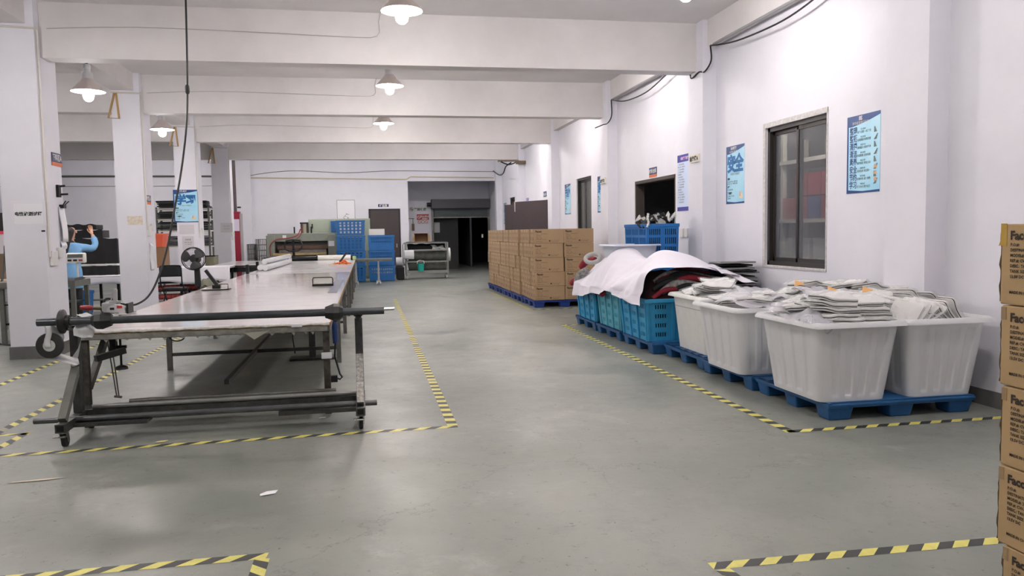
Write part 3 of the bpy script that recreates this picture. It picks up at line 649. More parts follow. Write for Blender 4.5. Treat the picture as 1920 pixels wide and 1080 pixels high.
# ------------------------------------------------------------------ roll rack in front of the table
t = thing('roll_rack', 'steel fabric roll rack on casters in front of the cutting table', 'rack', (-1.2, 6.85, 0))
HOLE_SHADE = M('hollow_shade', (14, 14, 14), .9)  # near-black colour standing in for the shade inside hollows
for x, sgn in ((-2.33, -1), (-.085, 1)):
    b = B(); b.box(x - .032, x + .032, 6.78, 6.85, .2, .885); b.build('post', DARKSTEEL, t, bevel=.004)
    b = B(); b.bar((x, 6.80, .56), (x, 6.46, .21), .06, .06); b.build('brace', PAINTSTEEL if sgn < 0 else M('scratched_steel', (150, 148, 144), .4, .6, var=.6, vs=40), t, bevel=.004)
    b = B(); b.box(x - .038, x + .038, 6.4, 7.12, .125, .195); f = b.build('foot', DARKSTEEL, t, bevel=.004)
    B().box(x - .026, x + .026, 6.3985, 6.4, .137, .183).build('tube_end_shade', HOLE_SHADE, f)  # dark plate on a solid end, shade of a hollow tube painted in
    for y in (6.47, 7.06):
        b = B(); b.box(x - .03, x + .03, y - .035, y + .035, .115, .125); b.prism([(x - .026, y - .03, .118), (x - .026, y + .03, .118), (x - .026, y + .045, .05), (x - .026, y + .01, .035)], (.004, 0, 0)); b.prism([(x + .022, y - .03, .118), (x + .022, y + .03, .118), (x + .022, y + .045, .05), (x + .022, y + .01, .035)], (.004, 0, 0))
        c = b.build('caster', CHROME, t)
        b = B(); b.lathe([(0, -.018), (.03, -.018), (.05, -.014), (.05, .014), (.03, .018), (0, .018)], (x, y + .025, .05), 0, 20); b.build('wheel', RUBBER, c, smooth=.6)
        if y < 6.6: B().box(x - .06, x + .03, y - .06, y - .035, .085, .097).build('brake_lever', CHROME, c, bevel=.003)
    b = B(); b.bar((x, 6.815, .885), (x, 6.815, .905), .05); b.tube([(x + .04 * math.cos(a), 6.63 + .0, .955 + .04 * math.sin(a)) for a in [PI + PI * k / 8 for k in range(9)]], .01, 6); b.bar((x, 6.63, .9), (x, 6.8, .87), .03, .02); b.build('cradle', BLACKM, t)
for y, z in ((6.86, .155), (6.98, .16)): B().box(-2.3, -.11, y, y + .06, z, z + .045).build('lower_rail', DARKSTEEL, t)
B().box(-2.33, -1.75, 6.56, 6.72, .13, .155).build('pipe_shelf', DARKSTEEL, t)
B().box(-.75, -.085, 6.6, 6.72, .12, .15).build('pipe_shelf', DARKSTEEL, t)
b = B(); b.bar((-2.2, 6.86, .62), (-2.02, 7.02, .66), .05, .05); b.build('stop_stub', BLACKM, t)
B().prism([(-2.37, 6.776, .62), (-2.3, 6.776, .72), (-2.27, 6.776, .8), (-2.3, 6.776, .66), (-2.34, 6.776, .55)], (0, .003, 0)).build('stuck_film', M('stuck_white_film', (206, 206, 206), .4), t)
# loose pipes on the rack
def pipe(x0, x1, y, z, r, label, m=STEEL):
    b = B(); b.cyl((x0, y, z), (x1, y, z), r, n=14); return tag(b.build('steel_pipe', m, smooth=.6), label, 'pipe')
pipe(-2.6, .05, 6.64, .179, .024, 'dark steel pipe lying lowest and nearest on the roll rack', M('pipe_steel_dark', (92, 94, 96), .35, .4, var=.25, vs=8))
pipe(-2.25, -.12, 6.885, .222, .021, 'grey steel pipe lying on the front lower rail of the roll rack', M('pipe_steel_grey', (150, 150, 148), .35, .4, var=.2, vs=8))
pipe(-2.0, -.3, 7.01, .227, .021, 'worn steel pipe lying on the back lower rail of the roll rack', STEEL)
# shaft
t = thing('roll_shaft', 'long dark steel roll shaft with collars resting across the rack', 'shaft', (-1.19, 6.63, .92))
sz = .957
B().cyl((-2.53, 6.63, sz), (.13, 6.63, sz), .031, n=20).build('shaft', M('shaft_steel', (78, 82, 86), .3, .5, var=.2, vs=6), t, smooth=.6)
B().cyl((.13, 6.63, sz + .012), (.215, 6.63, sz + .012), .013, n=12).build('end_pin', CHROME, t, smooth=.6)
b = B(); b.lathe([(0, -.022), (.085, -.022), (.095, -.014), (.095, .004), (.05, .022), (.05, .05), (0, .05)], (-2.345, 6.63, sz), 0, 28); b.build('flange', M('flange_dark', (52, 50, 50), .45, .5), t, smooth=.5)
for x, s in ((-2.06, 1), (-.28, -1)):
    b = B(); b.lathe([(0, -.075 * s), (.045, -.075 * s), (.068, -.045 * s), (.072, .0), (.06, .03 * s), (.046, .07 * s), (0, .07 * s)], (x, 6.63, sz), 0, 8); b.build('collar', BLACK, t)
b = B(); b.cyl((-2.05, 6.63, sz + .06), (-1.93, 6.6, sz + .055), .008, n=6); b.build('tightening_bolt', CHROME, t)
# tape roll on a strip of film, and torn film
t = thing('tape_roll', 'dark round tape roll hanging from the shaft end on a strip of film', 'tape roll', (-2.44, 6.62, .72))
b = B()
for (r, h) in ((.095, .02),):
    b.lathe([(.044, -.02), (.095, -.02), (.1, -.012), (.1, .012), (.095, .02), (.044, .02)], (-2.445, 6.62, .775), 1, 32, False); b.lathe([(.044, .02), (.044, -.02)], (-2.445, 6.62, .775), 1, 32, False)
b.build('roll', M('roll_dark', (44, 42, 42), .5), t, smooth=.5)
b = B(); b.lathe([(.045, -.021), (.045, .021), (.0, .021)], (-2.445, 6.62, .775), 1, 24, False); b.lathe([(.045, -.021), (0, -.021)], (-2.445, 6.62, .775), 1, 24, False); b.build('core', M('core_white', (190, 190, 186), .7), t, smooth=.5)
FILM = M('white_film_strip', (214, 214, 216), .3)
b = B(); b.grid(3, 8, lambda u, v: (-2.47 + .045 * u + .01 * math.sin(v * 6), 6.597 - .004 * math.sin(u * 3), .93 - .17 * v)); b.build('hanging_strip', FILM, t, smooth=1, solid=.002)
def scrap(name, label, c, w, h, rx, seed, m=FILM):
    r = random.Random(seed); ph = [r.uniform(0, 6) for _ in range(4)]; e = Euler(rx).to_matrix(); c = V(c)
    b = B(); b.grid(12, 10, lambda u, v: c + e @ V(((u - .5) * w * (1 - .35 * abs(v - .4)), (v - .5) * h, .16 * h * math.sin(7 * u + ph[0] + 3 * v) + .12 * h * math.sin(9 * v + ph[1])))); return tag(b.build(name, m, smooth=1, solid=.002), label, 'film scrap')
scrap('film_scrap', 'crumpled white film scrap tied under the left end of the shaft', (-2.2, 6.64, .885), .15, .12, (1.2, .2, .3), 3)
scrap('film_scrap', 'white film scrap hanging left of the rack post', (-2.43, 6.68, .86), .2, .09, (1.1, .6, -.5), 5)
scrap('film_scrap', 'white film tuft poking above the left end of the shaft', (-2.2, 6.68, .995), .12, .05, (.3, .1, 0), 8)
scrap('film_scrap', 'long torn white film trailing from the tape roll', (-2.36, 6.66, .66), .22, .06, (1.2, .35, .1), 9)
# screw clamp and thin rods under the left front corner
t = thing('screw_clamp', 'black screw clamp hanging under the left front of the cutting table', 'clamp', (-2.12, 7.25, .4))
b = B(); b.cyl((-2.12, 7.25, .48), (-2.12, 7.25, .745), .01, n=8); b.build('screw', BLACKM, t)
b = B(); b.lathe([(0, 0), (.055, 0), (.05, .02), (.02, .035), (0, .035)], (-2.12, 7.25, .465), n=14); b.build('foot_pad', BLACK, t, smooth=.6)
b = B(); b.box(-2.2, -2.15, 7.22, 7.28, .6, .745); b.cyl((-2.16, 7.25, .66), (-2.07, 7.25, .66), .014, n=8); b.build('jaw', BLACKM, t)
t = thing('hanging_rods', 'pair of thin rods hanging below the left front of the cutting table', 'rods', (-2.2, 7.35, .2))
for dx in (0, .03): B().cyl((-2.25 + dx, 7.33, .745), (-2.2 + dx * .6, 7.35, .2), .006, n=6).build('rod', STEEL, t)
b = B(); b.cyl((-2.22, 7.35, .21), (-2.16, 7.35, .2), .012, n=6); b.build('rod_end', STEEL, t)

# ------------------------------------------------------------------ tools on the tables
GREYCAST = M('grey_cast_metal', (168, 168, 168), .45, .2)
t = thing('cloth_cutter', 'grey electric cloth cutter with red handle at the left edge of the table', 'cutter', (-2.5, 8.5, TZ))
B().box(-2.66, -2.36, 8.38, 8.66, TZ + .001, TZ + .014).build('base_plate', CHROME, t, bevel=.003)
B().box(-2.645, -2.5, 8.5, 8.64, TZ + .014, TZ + .12).build('motor_housing', GREYCAST, t, bevel=.012)
b = B(); b.ring_loft([[(-2.485 + .085 * math.cos(a) * (1.0), y, TZ + .02 + .085 * max(0, math.sin(a)) ** .7) for a in [PI * k / 16 for k in range(17)]] for y in (8.4, 8.48)]); b.build('blade_guard', M('guard_light_grey', (196, 196, 198), .4), t, smooth=.6)
B().box(-2.47, -2.42, 8.396, 8.4, TZ + .068, TZ + .096).build('red_label', M('label_red', (196, 60, 58), .5), t); B().box(-2.535, -2.495, 8.396, 8.4, TZ + .055, TZ + .078).build('dark_badge', BLACK, t)
b = B(); b.bar((-2.52, 8.53, TZ + .12), (-2.515, 8.53, TZ + .25), .035, .03); b.box(-2.57, -2.46, 8.5, 8.56, TZ + .115, TZ + .135); b.tube([(-2.56, 8.53, TZ + .13), (-2.545, 8.53, TZ + .21), (-2.515, 8.53, TZ + .26)], .008, 6); b.build('knife_standard', GREYCAST, t)
b = B(); b.cyl((-2.645, 8.56, TZ + .06), (-2.74, 8.56, TZ + .065), .02, .016, n=10); b.build('handle_neck', M('olive_metal', (86, 72, 44), .5, .3), t, smooth=.6)
b = B(); b.tube([(-2.74, 8.56, TZ + .065), (-2.78, 8.56, TZ + .068), (-2.83, 8.56, TZ + .072), (-2.86, 8.56, TZ + .076)], [.02, .027, .027, .02], 12); b.build('handle_grip', M('grip_red', (140, 22, 34), .35), t, smooth=.7)
B().box(-2.39, -2.37, 8.42, 8.6, TZ + .014, TZ + .115).build('back_plate', BLACKM, t)
b = B(); b.tube([(-2.64, 8.4, TZ + .012), (-2.68, 8.39, TZ + .04), (-2.7, 8.4, TZ + .03), (-2.67, 8.4, TZ + .008)], .006, 6); b.build('wire_loop', CHROME, t)
# overhead cable
pts = [(-1.86, 9.3, 4.75), (-1.865, 9.3, 4.2), (-1.88, 9.28, 3.4), (-1.9, 9.25, 2.9), (-1.96, 9.2, 2.4), (-2.04, 9.1, 1.9), (-2.12, 9.0, 1.45), (-2.2, 8.9, 1.15), (-2.28, 8.82, .98), (-2.37, 8.75, .91), (-2.44, 8.7, .905), (-2.5, 8.65, .93), (-2.56, 8.6, .975), (-2.62, 8.58, .985), (-2.64, 8.57, .95)]
b = B()
def smoothpts(p, k=6):
    p = [V(x) for x in p]; q = []
    for i in range(len(p) - 1):
        a, bb, c, d = p[max(i - 1, 0)], p[i], p[i + 1], p[min(i + 2, len(p) - 1)]
        for s in range(k):
            x = s / k; q.append(.5 * ((2 * bb) + (c - a) * x + (2 * a - 5 * bb + 4 * c - d) * x * x + (3 * bb - a - 3 * c + d) * x ** 3))
    return q + [p[-1]]
b.tube(smoothpts(pts), .011, 8); t = b.build('hanging_cable', BLACK, smooth=1); tag(t, 'long black cable dropping from the ceiling to the cloth cutter', 'cable')
b = B(); b.lathe([(0, -.05), (.016, -.05), (.024, -.03), (.024, .03), (.016, .05), (0, .05)], (-1.885, 9.27, 3.22), n=10); b.build('cable_joint', BLACK, t, smooth=.6)
# lever clamps
def lever_clamp(x, y, label, s=1.0, orange=False):
    t = thing('lever_clamp', label, 'clamp', (x, y, TZ))
    b = B(); b.box(x - .19 * s, x + .19 * s, y - .09, y + .09, TZ + .002, TZ + .016); b.build('base_plate', BLACKM, t, bevel=.003)
    B().box(x - .17 * s, x + .14 * s, y - .07, y + .07, TZ + .016, TZ + .02).build('pale_plate', M('clamp_plate', (196, 192, 190), .3, .3), t)
    b = B(); b.box(x - .05, x + .06, y - .04, y + .04, TZ + .02, TZ + .075); b.build('block', BLACKM, t, bevel=.006)
    b = B(); b.bar((x + .02, y, TZ + .06), (x - .14 * s, y + .02, TZ + .29), .035, .05); b.build('lever', BLACK, t, bevel=.008)
    b = B(); b.tube([(x + .05, y - .05, TZ + .02), (x + .05, y - .05, TZ + .085), (x + .17, y - .05, TZ + .085), (x + .17, y - .05, TZ + .02)], .006, 6); b.build('wire_guard', BLACKM, t)
    return t
lever_clamp(-2.14, 11.85, 'black lever clamp on the left of the near cutting table in front of the fan')
t = lever_clamp(-.66, 21.3, 'black lever clamp at the far right end of the cutting table row'); t.rotation_euler = (0, 0, PI); t.scale = (1, 1, 1)
# wire handle weight
t = thing('cloth_weight', 'flat black cloth weight with a wire loop handle on the table', 'weight', (-.655, 12.05, TZ))
B().box(-.81, -.5, 12.0, 12.09, TZ + .002, TZ + .035).build('weight_bar', BLACKM, t, bevel=.004)
B().tube(smoothpts([(-.8, 12.045, TZ + .03), (-.802, 12.045, TZ + .1), (-.79, 12.045, TZ + .125), (-.76, 12.045, TZ + .13), (-.56, 12.045, TZ + .13), (-.525, 12.045, TZ + .125), (-.51, 12.045, TZ + .1), (-.512, 12.045, TZ + .03)], 4), .008, 8).build('wire_handle', BLACKM, t, smooth=1)
# orange scraps on a sheet
t = thing('scrap_tray', 'paper sheet heaped with small orange fabric scraps at the far table end', 'scraps', (-.62, 20.6, TZ))
B().box(-.95, -.4, 20.2, 20.9, TZ + .002, TZ + .01).build('paper', M('kraft_sheet', (196, 176, 150), .8), t)
b = B()
for k in range(60):
    x, y = -.58 + rnd.gauss(0, .08), 20.55 + rnd.gauss(0, .13); h = .09 * math.exp(-((x + .58) ** 2 / .02 + (y - 20.55) ** 2 / .05))
    b.obox((x, y, TZ + .02 + h * rnd.random()), (.05, .04, .012), (rnd.uniform(-.8, .8), rnd.uniform(-.8, .8), rnd.uniform(0, 3)))
b.build('orange_scraps', M('orange_fabric', (226, 112, 56), .8, var=.4, vs=6), t)
# white rolls lying on the table's left
for k, (x, z, l0, l1) in enumerate(((-2.3, .9, 17.9, 22.3), (-2.17, .9, 17.7, 21.9), (-2.235, 1.02, 18.2, 22.6))):
    t = tag(B().cyl((x, l0, z), (x + .12, l1, z), .063, n=18).build('film_roll', M('wrapped_film', (214, 214, 216), .25, var=.08, vs=5), smooth=.6), ['left one of the two bottom white wrapped rolls on the cutting tables', 'right one of the two bottom white wrapped rolls on the cutting tables', 'top white wrapped roll resting on two others on the cutting tables'][k], 'roll', 'white wrapped rolls on the table')
# spreading roller at the far end
t = thing('roll_stand', 'dark roller stand at the far end of the cutting tables', 'roller stand', (-1.7, 24.6, 0))
for x in (-3.1, -.42): B().box(x, x + .06, 24.5, 24.7, 0, .93).build('upright', PAINTSTEEL, t)
B().cyl((-3.1, 24.6, .87), (-.4, 24.6, .87), .075, n=18).build('roller', BLACKM, t, smooth=.6)
B().cyl((-1.5, 24.6, .875), (-1.46, 24.6, .875), .12, n=18).build('end_disc', BLACKM, t, smooth=.6)
B().box(-2.3, -2.22, 24.42, 24.5, .66, .92).build('bracket', WHITE, t)
tag(B().lathe([(.076, 0), (.1, 0), (.1, .98), (.076, .98)], (-1.46, 24.6, .87), 0, 24, False).build('white_roll', M('cream_white_roll', (236, 234, 226), .6), smooth=.6), 'thick white roll of material on the dark roller at the far table end', 'roll')
tag(B().lathe([(0, -.06), (.05, -.05), (.06, 0), (.05, .05), (0, .06)], (-.36, 23.93, .89), n=14).build('tape_ball', M('pale_green', (170, 186, 130), .6), smooth=1), 'small pale green ball of tape at the far corner of the cutting tables', 'tape')
# side table left of the row
t = thing('side_table', 'low side table with pale top and dark rim left of the cutting row', 'table', (-3.3, 22.6, 0))
B().box(-3.95, -2.66, 20.9, 24.5, .81, .85).build('table_top', BLACKM, t); B().box(-3.93, -2.68, 20.92, 24.48, .85, .853).build('top_film', PALE, t)
for x in (-3.9, -2.75):
    for y in (21.0, 24.4): B().box(x, x + .06, y, y + .06, 0, .81).build('leg', STEEL, t)
B().box(-3.8, -2.75, 20.98, 21.02, .68, .8).build('apron', BLACKM, t)
for x, y in ((-2.41, 18.3), (-2.37, 16.5), (-2.39, 20.2)):
    tag(B().box(x - .03, x + .03, y - .03, y + .03, TZ + .002, TZ + .19).build('stop_post', BLACKM, bevel=.004), 'short black stop post on the left edge of the cutting tables', 'post', 'black stop posts')

# ------------------------------------------------------------------ pallets
ORD = ['first', 'second', 'third', 'fourth', 'fifth', 'sixth', 'seventh', 'eighth', 'ninth', 'tenth', 'eleventh', 'twelfth', 'thirteenth', 'fourteenth', 'fifteenth']
def make_pallet(sx, sy, mat, label, h=.15):
    t = thing('plastic_pallet', label, 'pallet')
    b = B(); b.box(-sx / 2, sx / 2, -sy / 2, sy / 2, h - .045, h - .01); b.box(-sx / 2 - .005, sx / 2 + .005, -sy / 2 - .005, sy / 2 + .005, h - .03, h - .012)
    n = 6
    for k in range(n):
        y = -sy / 2 + sy * (k + .5) / n; b.box(-sx / 2, sx / 2, y - sy / n * .36, y + sy / n * .36, h - .01, h)
    for x in (-sx / 2 + .015, sx / 2 - .015): b.box(x - .015, x + .015, -sy / 2, sy / 2, h - .01, h)
    b.build('deck', mat, t, bevel=.004)
    for i in (-1, 0, 1):
        for j in (-1, 0, 1):
            cx, cy = i * (sx / 2 - .12), j * (sy / 2 - .11); a, c, d, e = .115, .1, .095, .08
            b = B(); b.hexa([(cx - d, cy - e, 0), (cx + d, cy - e, 0), (cx + d, cy + e, 0), (cx - d, cy + e, 0), (cx - a, cy - c, h - .04), (cx + a, cy - c, h - .04), (cx + a, cy + c, h - .04), (cx - a, cy + c, h - .04)])
            b.build('foot', mat, t, bevel=.012)
    return t
p0 = make_pallet(1.36, 1.22, PALBLUE, 'blue plastic pallet under the two nearest white tubs'); p0.location = (4.36, 6.36, 0)
PAL = [((4.33, 7.58, 0), 'blue plastic pallet behind the nearest one, under the second white tub'), ((4.36, 8.78, 0), 'blue plastic pallet under the white tub beside the blue baskets'),
       ((4.22, 9.99, 0), 'blue plastic pallet under the nearest blue basket'), ((4.2, 11.24, 0), 'blue plastic pallet under the middle blue basket'), ((4.2, 12.47, 0), 'blue plastic pallet under the farthest blue basket')]
for loc, lab in PAL:
    t = dup(p0, loc, None, lab); t.scale = (1, .95, 1)
for o in [p0] + [x for x in bpy.data.objects if x.name.startswith('plastic_pallet.')]: o['group'] = 'blue plastic pallets along the right wall'
d0 = make_pallet(1.34, 1.2, DPAL, 'deep blue pallet under the front of the carton stack', .155); d0.location = (4.07, 16.5, 0); d0['group'] = 'deep blue pallets under the cartons'
for k in range(1, 5): dup(d0, (4.06 - .003 * k, 16.5 + 1.235 * k, 0), None, 'deep blue pallet under the carton stack, %s from the front' % ORD[k])

# ------------------------------------------------------------------ cartons on the deep blue pallets
CW, CD, CH = .64, .40, .297
INKB = M('carton_ink', (58, 44, 36), .8)
def make_carton(front):
    t = thing('carton', 'carton', 'carton')
    B().box(-CW / 2, CW / 2, -CD / 2, CD / 2, 0, CH - .004).build('carton_body', CARD, t, bevel=.006)
    b = B(); b.box(-CW / 2 - .0012, -CW / 2, -CD / 2 + .01, CD / 2 - .01, CH * .66, CH * .67)
    for s in (-1, 1):
        c = s * .1; z = CH * .22
        b.box(-CW / 2 - .0012, -CW / 2, c - .03, c + .03, z, z + .006); b.box(-CW / 2 - .0012, -CW / 2, c - .012, c - .004, z, z + .06); b.box(-CW / 2 - .0012, -CW / 2, c + .006, c + .014, z, z + .06)
        b.prism([(-CW / 2 - .0012, c - .025, z + .045), (-CW / 2 - .0012, c - .008, z + .07), (-CW / 2 - .0012, c + .008, z + .045)], (.001, 0, 0)); b.box(-CW / 2 - .0012, -CW / 2, c - .03, c + .03, CH * .72, CH * .75)
    b.build('handling_marks', INKB, t)
    if front:
        f = ((-CW / 2, -CD / 2, 0), (1, 0, 0), (0, 0, 1))
        letters(t, [('Facon', .055, .035, .225, 'LEFT', .003), ('P.O.#:', .022, .05, .185), ('DESTINATION:', .022, .15, .185), ('MODEL#: 2', .022, .05, .155), ('REF.#: CW-', .022, .05, .125), ('DESC.: TANK', .022, .05, .095), ('TANK SIZE: 13.5V DC', .022, .05, .07), ('MADE IN CHINA', .02, .04, .025), ('CTN NO.  N.W. 12.0 KG', .02, .33, .05), ('G.W. 13.0 KG  MEAS.', .02, .33, .025)], INKB, f)
        b = B(); b.box(.0, .03, -CD / 2 - .0012, -CD / 2, .035, .06); b.build('barcode', INKB, t)
    b = B(); b.box(-CW / 2 + .0, CW / 2, -.03, .03, CH - .004, CH - .003); b.box(-CW / 2 - .0008, -CW / 2, -.03, .03, CH * .78, CH - .004); b.build('packing_tape', M('clear_brown_tape', (176, 140, 92), .3), t)
    return t
cf, cs = make_carton(True), make_carton(False)
LEV = ['bottom', 'second lowest', 'middle', 'second highest', 'top']
usedf = useds = False
for r in range(15):
    y = 16.1 + r * .407 + (.03 if r >= 6 else 0)
    for l in range(5):
        for c in range(2):
            if c == 1 and r > 1: continue
            fr = r == 0
            x = 3.40 + CW / 2 + .02 * (l < 2 and c == 0) + c * (CW + .025) + rnd.uniform(-.012, .016) + (-.0 if r < 6 else .0) + (0.03 if 2 <= r <= 3 else 0)
            lab = 'brown carton, %s layer of the stack, %s row from the camera, %s column' % (LEV[l], ORD[r], 'left' if c == 0 else 'right')
            if fr:
                t = cf if not usedf else dup(cf); usedf = True
            else:
                t = cs if not useds else dup(cs); useds = True
            t.location = (x, y, .1555 + l * CH); t.rotation_euler = (0, 0, rnd.uniform(-.012, .012)); tag(t, lab, 'carton', 'cartons stacked on the deep blue pallets')
o = bpy.data.objects
b = B(); b.box(3.42, 3.47, 15.89, 15.897, 1.55, 1.63)

# ------------------------------------------------------------------ big cartons at the right edge
BX, BYF = 2.47, 2.668
def big_carton(z0, h, x, yf, lab, tape=False):
    t = thing('big_carton', lab, 'carton', (x + .25, yf - .35, z0), 'big printed cartons at the right edge')
    b = B(); b.box(x, x + .5, yf - .7, yf, z0, z0 + h - .004); b.build('carton_body', M('big_carton_board', (186, 156, 112), .75, var=.06, vs=4), t, bevel=.006)
    b = B(); n = 14
    b.grid(1, n, lambda u, v: (x + .003 + .003 * math.sin(v * 21) * u, yf + .001 + u * (.003 + .003 * math.sin(v * 17 + z0 * 9) + .002 * math.sin(v * 43)), z0 + .01 + v * (h - .03))); b.build('torn_edge', M('torn_card_edge', (96, 78, 56), .85), t, solid=.003)
    y0 = yf - .045
    letters(t, [('Facon', .047, 0, h - .064, 'LEFT', .002)] + [(s, .0165, .002, h - .09 - .0206 * i, 'LEFT', .0005) for i, s in enumerate(('P.O.#:', 'DESTINATION:', 'MODEL#: 2', 'REF.#: CW-', 'DESC.: TANK', 'TANK SIZE', '13.5V DC'))] + [('MADE IN CHINA', .0155, .002, .045, 'LEFT', .0005)], INKB, ((x, y0, z0), (0, -1, 0), (0, 0, 1)))
    if tape:
        B().box(x - .0015, x, yf - .028, yf + .002, z0 + h - .09, z0 + h - .002).build('yellow_tape', TAPE, t)
        b = B(); b.prism([(x - .001, yf, z0 + h - .06), (x - .001, yf + .012, z0 + h - .09), (x - .001, yf, z0 + h - .085)], (.002, 0, 0)); b.build('peeling_flap', M('peach_flap', (200, 140, 96), .7), t)
    else:
        B().box(x - .0015, x, yf - .025, yf, z0 + h - .06, z0 + h - .01).build('tape_patch', M('faint_tape', (160, 134, 98), .35), t)
    return t
bh = .32
NM = ['bottom carton of the tall printed stack at the right edge', 'second carton from the floor in the tall stack at the right edge', 'middle carton of the tall printed stack at the right edge', 'second highest carton of the tall printed stack at the right edge', 'top carton of the tall printed stack at the right edge with yellow tape']
for i in range(5): big_carton(bh * i, bh, BX + (.0, -.0, .0, .0, .0)[i], BYF + (-.02, .012, .008, .022, .032)[i], NM[i], i == 4)

# ------------------------------------------------------------------ white tubs
def rrect(w, d, r, ns, nc):
    pts = []
    hw, hd = w / 2, d / 2
    C4 = ((hw - r, hd - r, 0), (-hw + r, hd - r, PI / 2), (-hw + r, -hd + r, PI), (hw - r, -hd + r, 3 * PI / 2))
    for k in range(4):
        cx, cy, a0 = C4[k]
        for i in range(nc + 1):
            a = a0 + PI / 2 * i / nc; pts.append((cx + r * math.cos(a), cy + r * math.sin(a), k, -1))
        nx, ny, _ = C4[(k + 1) % 4]
        a = a0 + PI / 2; p = (cx + r * math.cos(a), cy + r * math.sin(a)); q = (nx + r * math.cos(a), ny + r * math.sin(a))
        for i in range(1, ns): pts.append((p[0] + (q[0] - p[0]) * i / ns, p[1] + (q[1] - p[1]) * i / ns, k, i / ns))
    return pts
TUB = bpy.data.materials.new('milky_tub_plastic'); TUB.use_nodes = True
nt = TUB.node_tree; pb = nt.nodes['Principled BSDF']; pb.inputs['Base Color'].default_value = lin((246, 246, 249)); pb.inputs['Roughness'].default_value = .42
tl = nt.nodes.new('ShaderNodeBsdfTranslucent'); tl.inputs['Color'].default_value = lin((224, 224, 222)); tr = nt.nodes.new('ShaderNodeBsdfTransparent')
m1 = nt.nodes.new('ShaderNodeMixShader'); m1.inputs[0].default_value = .22; m2 = nt.nodes.new('ShaderNodeMixShader'); m2.inputs[0].default_value = .14
nt.links.new(pb.outputs[0], m1.inputs[1]); nt.links.new(tl.outputs[0], m1.inputs[2]); nt.links.new(m1.outputs[0], m2.inputs[1]); nt.links.new(tr.outputs[0], m2.inputs[2]); nt.links.new(m2.outputs[0], nt.nodes['Material Output'].inputs[0])
def make_tub(label, ribs=True, sw=.6, sd=.8, top=(.16, .15), H=.665):
    t = thing('plastic_tub', label, 'tub'); loops = []
    hs = [0, .03, .06, .075, .095, .2, .35, .5, .65, .78, .84, .86, .88, .93, .97]
    for f in hs:
        w, d = sw + top[0] * f, sd + top[1] * f
        lp = []
        for x, y, k, s in rrect(w - .0, d - .0, .075, 64, 6):
            if ribs and s > 0 and .055 < f < .9:
                c = .5 + .5 * math.cos(2 * PI * (s * 4 + .5)); ins = .012 * min(1, max(0, (c - .35) * 6)) * min(1, max(0, (.88 - f) * 25)) * min(1, max(0, (f - .06) * 30))
                if k == 0: y -= ins
                elif k == 1: x += ins
                elif k == 2: y += ins
                else: x -= ins
            lp.append((x, y, H * f))
        loops.append(lp)
    b = B(); b.ring_loft(loops, True, False); b.build('tub_body', TUB, t, smooth=.9, solid=.005)
    b = B(); L2 = []
    for g, z in ((.0, .96), (.035, .965), (.05, .955), (.055, .94), (.058, .94), (.056, .97), (.04, 1.0), (.0, 1.0), (-.006, .97)):
        L2.append([(x, y, H * z) for x, y, k, s in rrect(sw + top[0] * .97 + g * 2, sd + top[1] * .97 + g * 2, .085, 6, 6)])
    b.ring_loft(L2, False, False); b.build('rim', TUB, t, smooth=.7)
    return t
CONT = M('packed_layers', (226, 226, 226), .9, var=.45, vs=5); CONT.node_tree.nodes['Noise Texture'].inputs['Detail'].default_value = 2
def contents(c, w, d, z0, z1, lab):
    b = B(); w1, d1 = w * 1.16, d * 1.12
    b.ring_loft([[(c[0] + x, c[1] + y, z0) for x, y, _, _ in rrect(w, d, .07, 4, 4)], [(c[0] + x, c[1] + y, z1) for x, y, _, _ in rrect(w1, d1, .07, 4, 4)]])
    o = b.build('packed_cloth', CONT, smooth=.6); return tag(o, lab, 'packed cloth', None, 'stuff')
tub0 = make_tub('milky white plastic tub nearest the camera, heaped with packs')
TUBS = [((3.94, 6.2, .151), 'milky white plastic tub nearest the camera at the left pallet corner, heaped with packs'), ((4.76, 6.2, .151), 'milky white plastic tub on the right of the nearest pallet, by the wall pilaster'),
        ((3.89, 7.5, .151), 'milky white plastic tub second in the left row, half hidden by the nearest tub'), ((4.72, 7.35, .151), 'milky white tub hidden behind the nearest tub against the right wall')]
for i, (loc, lab) in enumerate(TUBS):
    t = tub0 if i == 0 else dup(tub0); t.location = loc; tag(t, lab, 'tub', 'white plastic tubs'); contents(loc, .56, .75, .17, .70, 'pale folded cloth packed inside the ' + lab.split(',')[0])
TUB2 = M('dirty_white_plastic', (226, 225, 222), .5, var=.06, vs=7)
t4 = make_tub('whiter opaque plastic tub with thin vertical lines beside the blue baskets', False, .64, .84, (.12, .12)); t4.location = (4.1, 8.72, .151); t4['group'] = 'white plastic tubs'
for ch in t4.children: ch.data.materials[0] = TUB2
b = B()
for k in range(9):
    y = 8.72 - .36 + k * .09
    b.bar((-.322, y - 8.72, .039), (-.372, y - 8.72, .609), .002, .006)
b.bar((-.371, -.39, .509), (-.371, .41, .509), .002, .006)
o = b.build('tub_lines', M('line_grey', (150, 150, 152), .6), t4)
contents((4.1, 8.72), .58, .78, .17, .74, 'pale folded cloth packed inside the whiter tub beside the blue baskets')
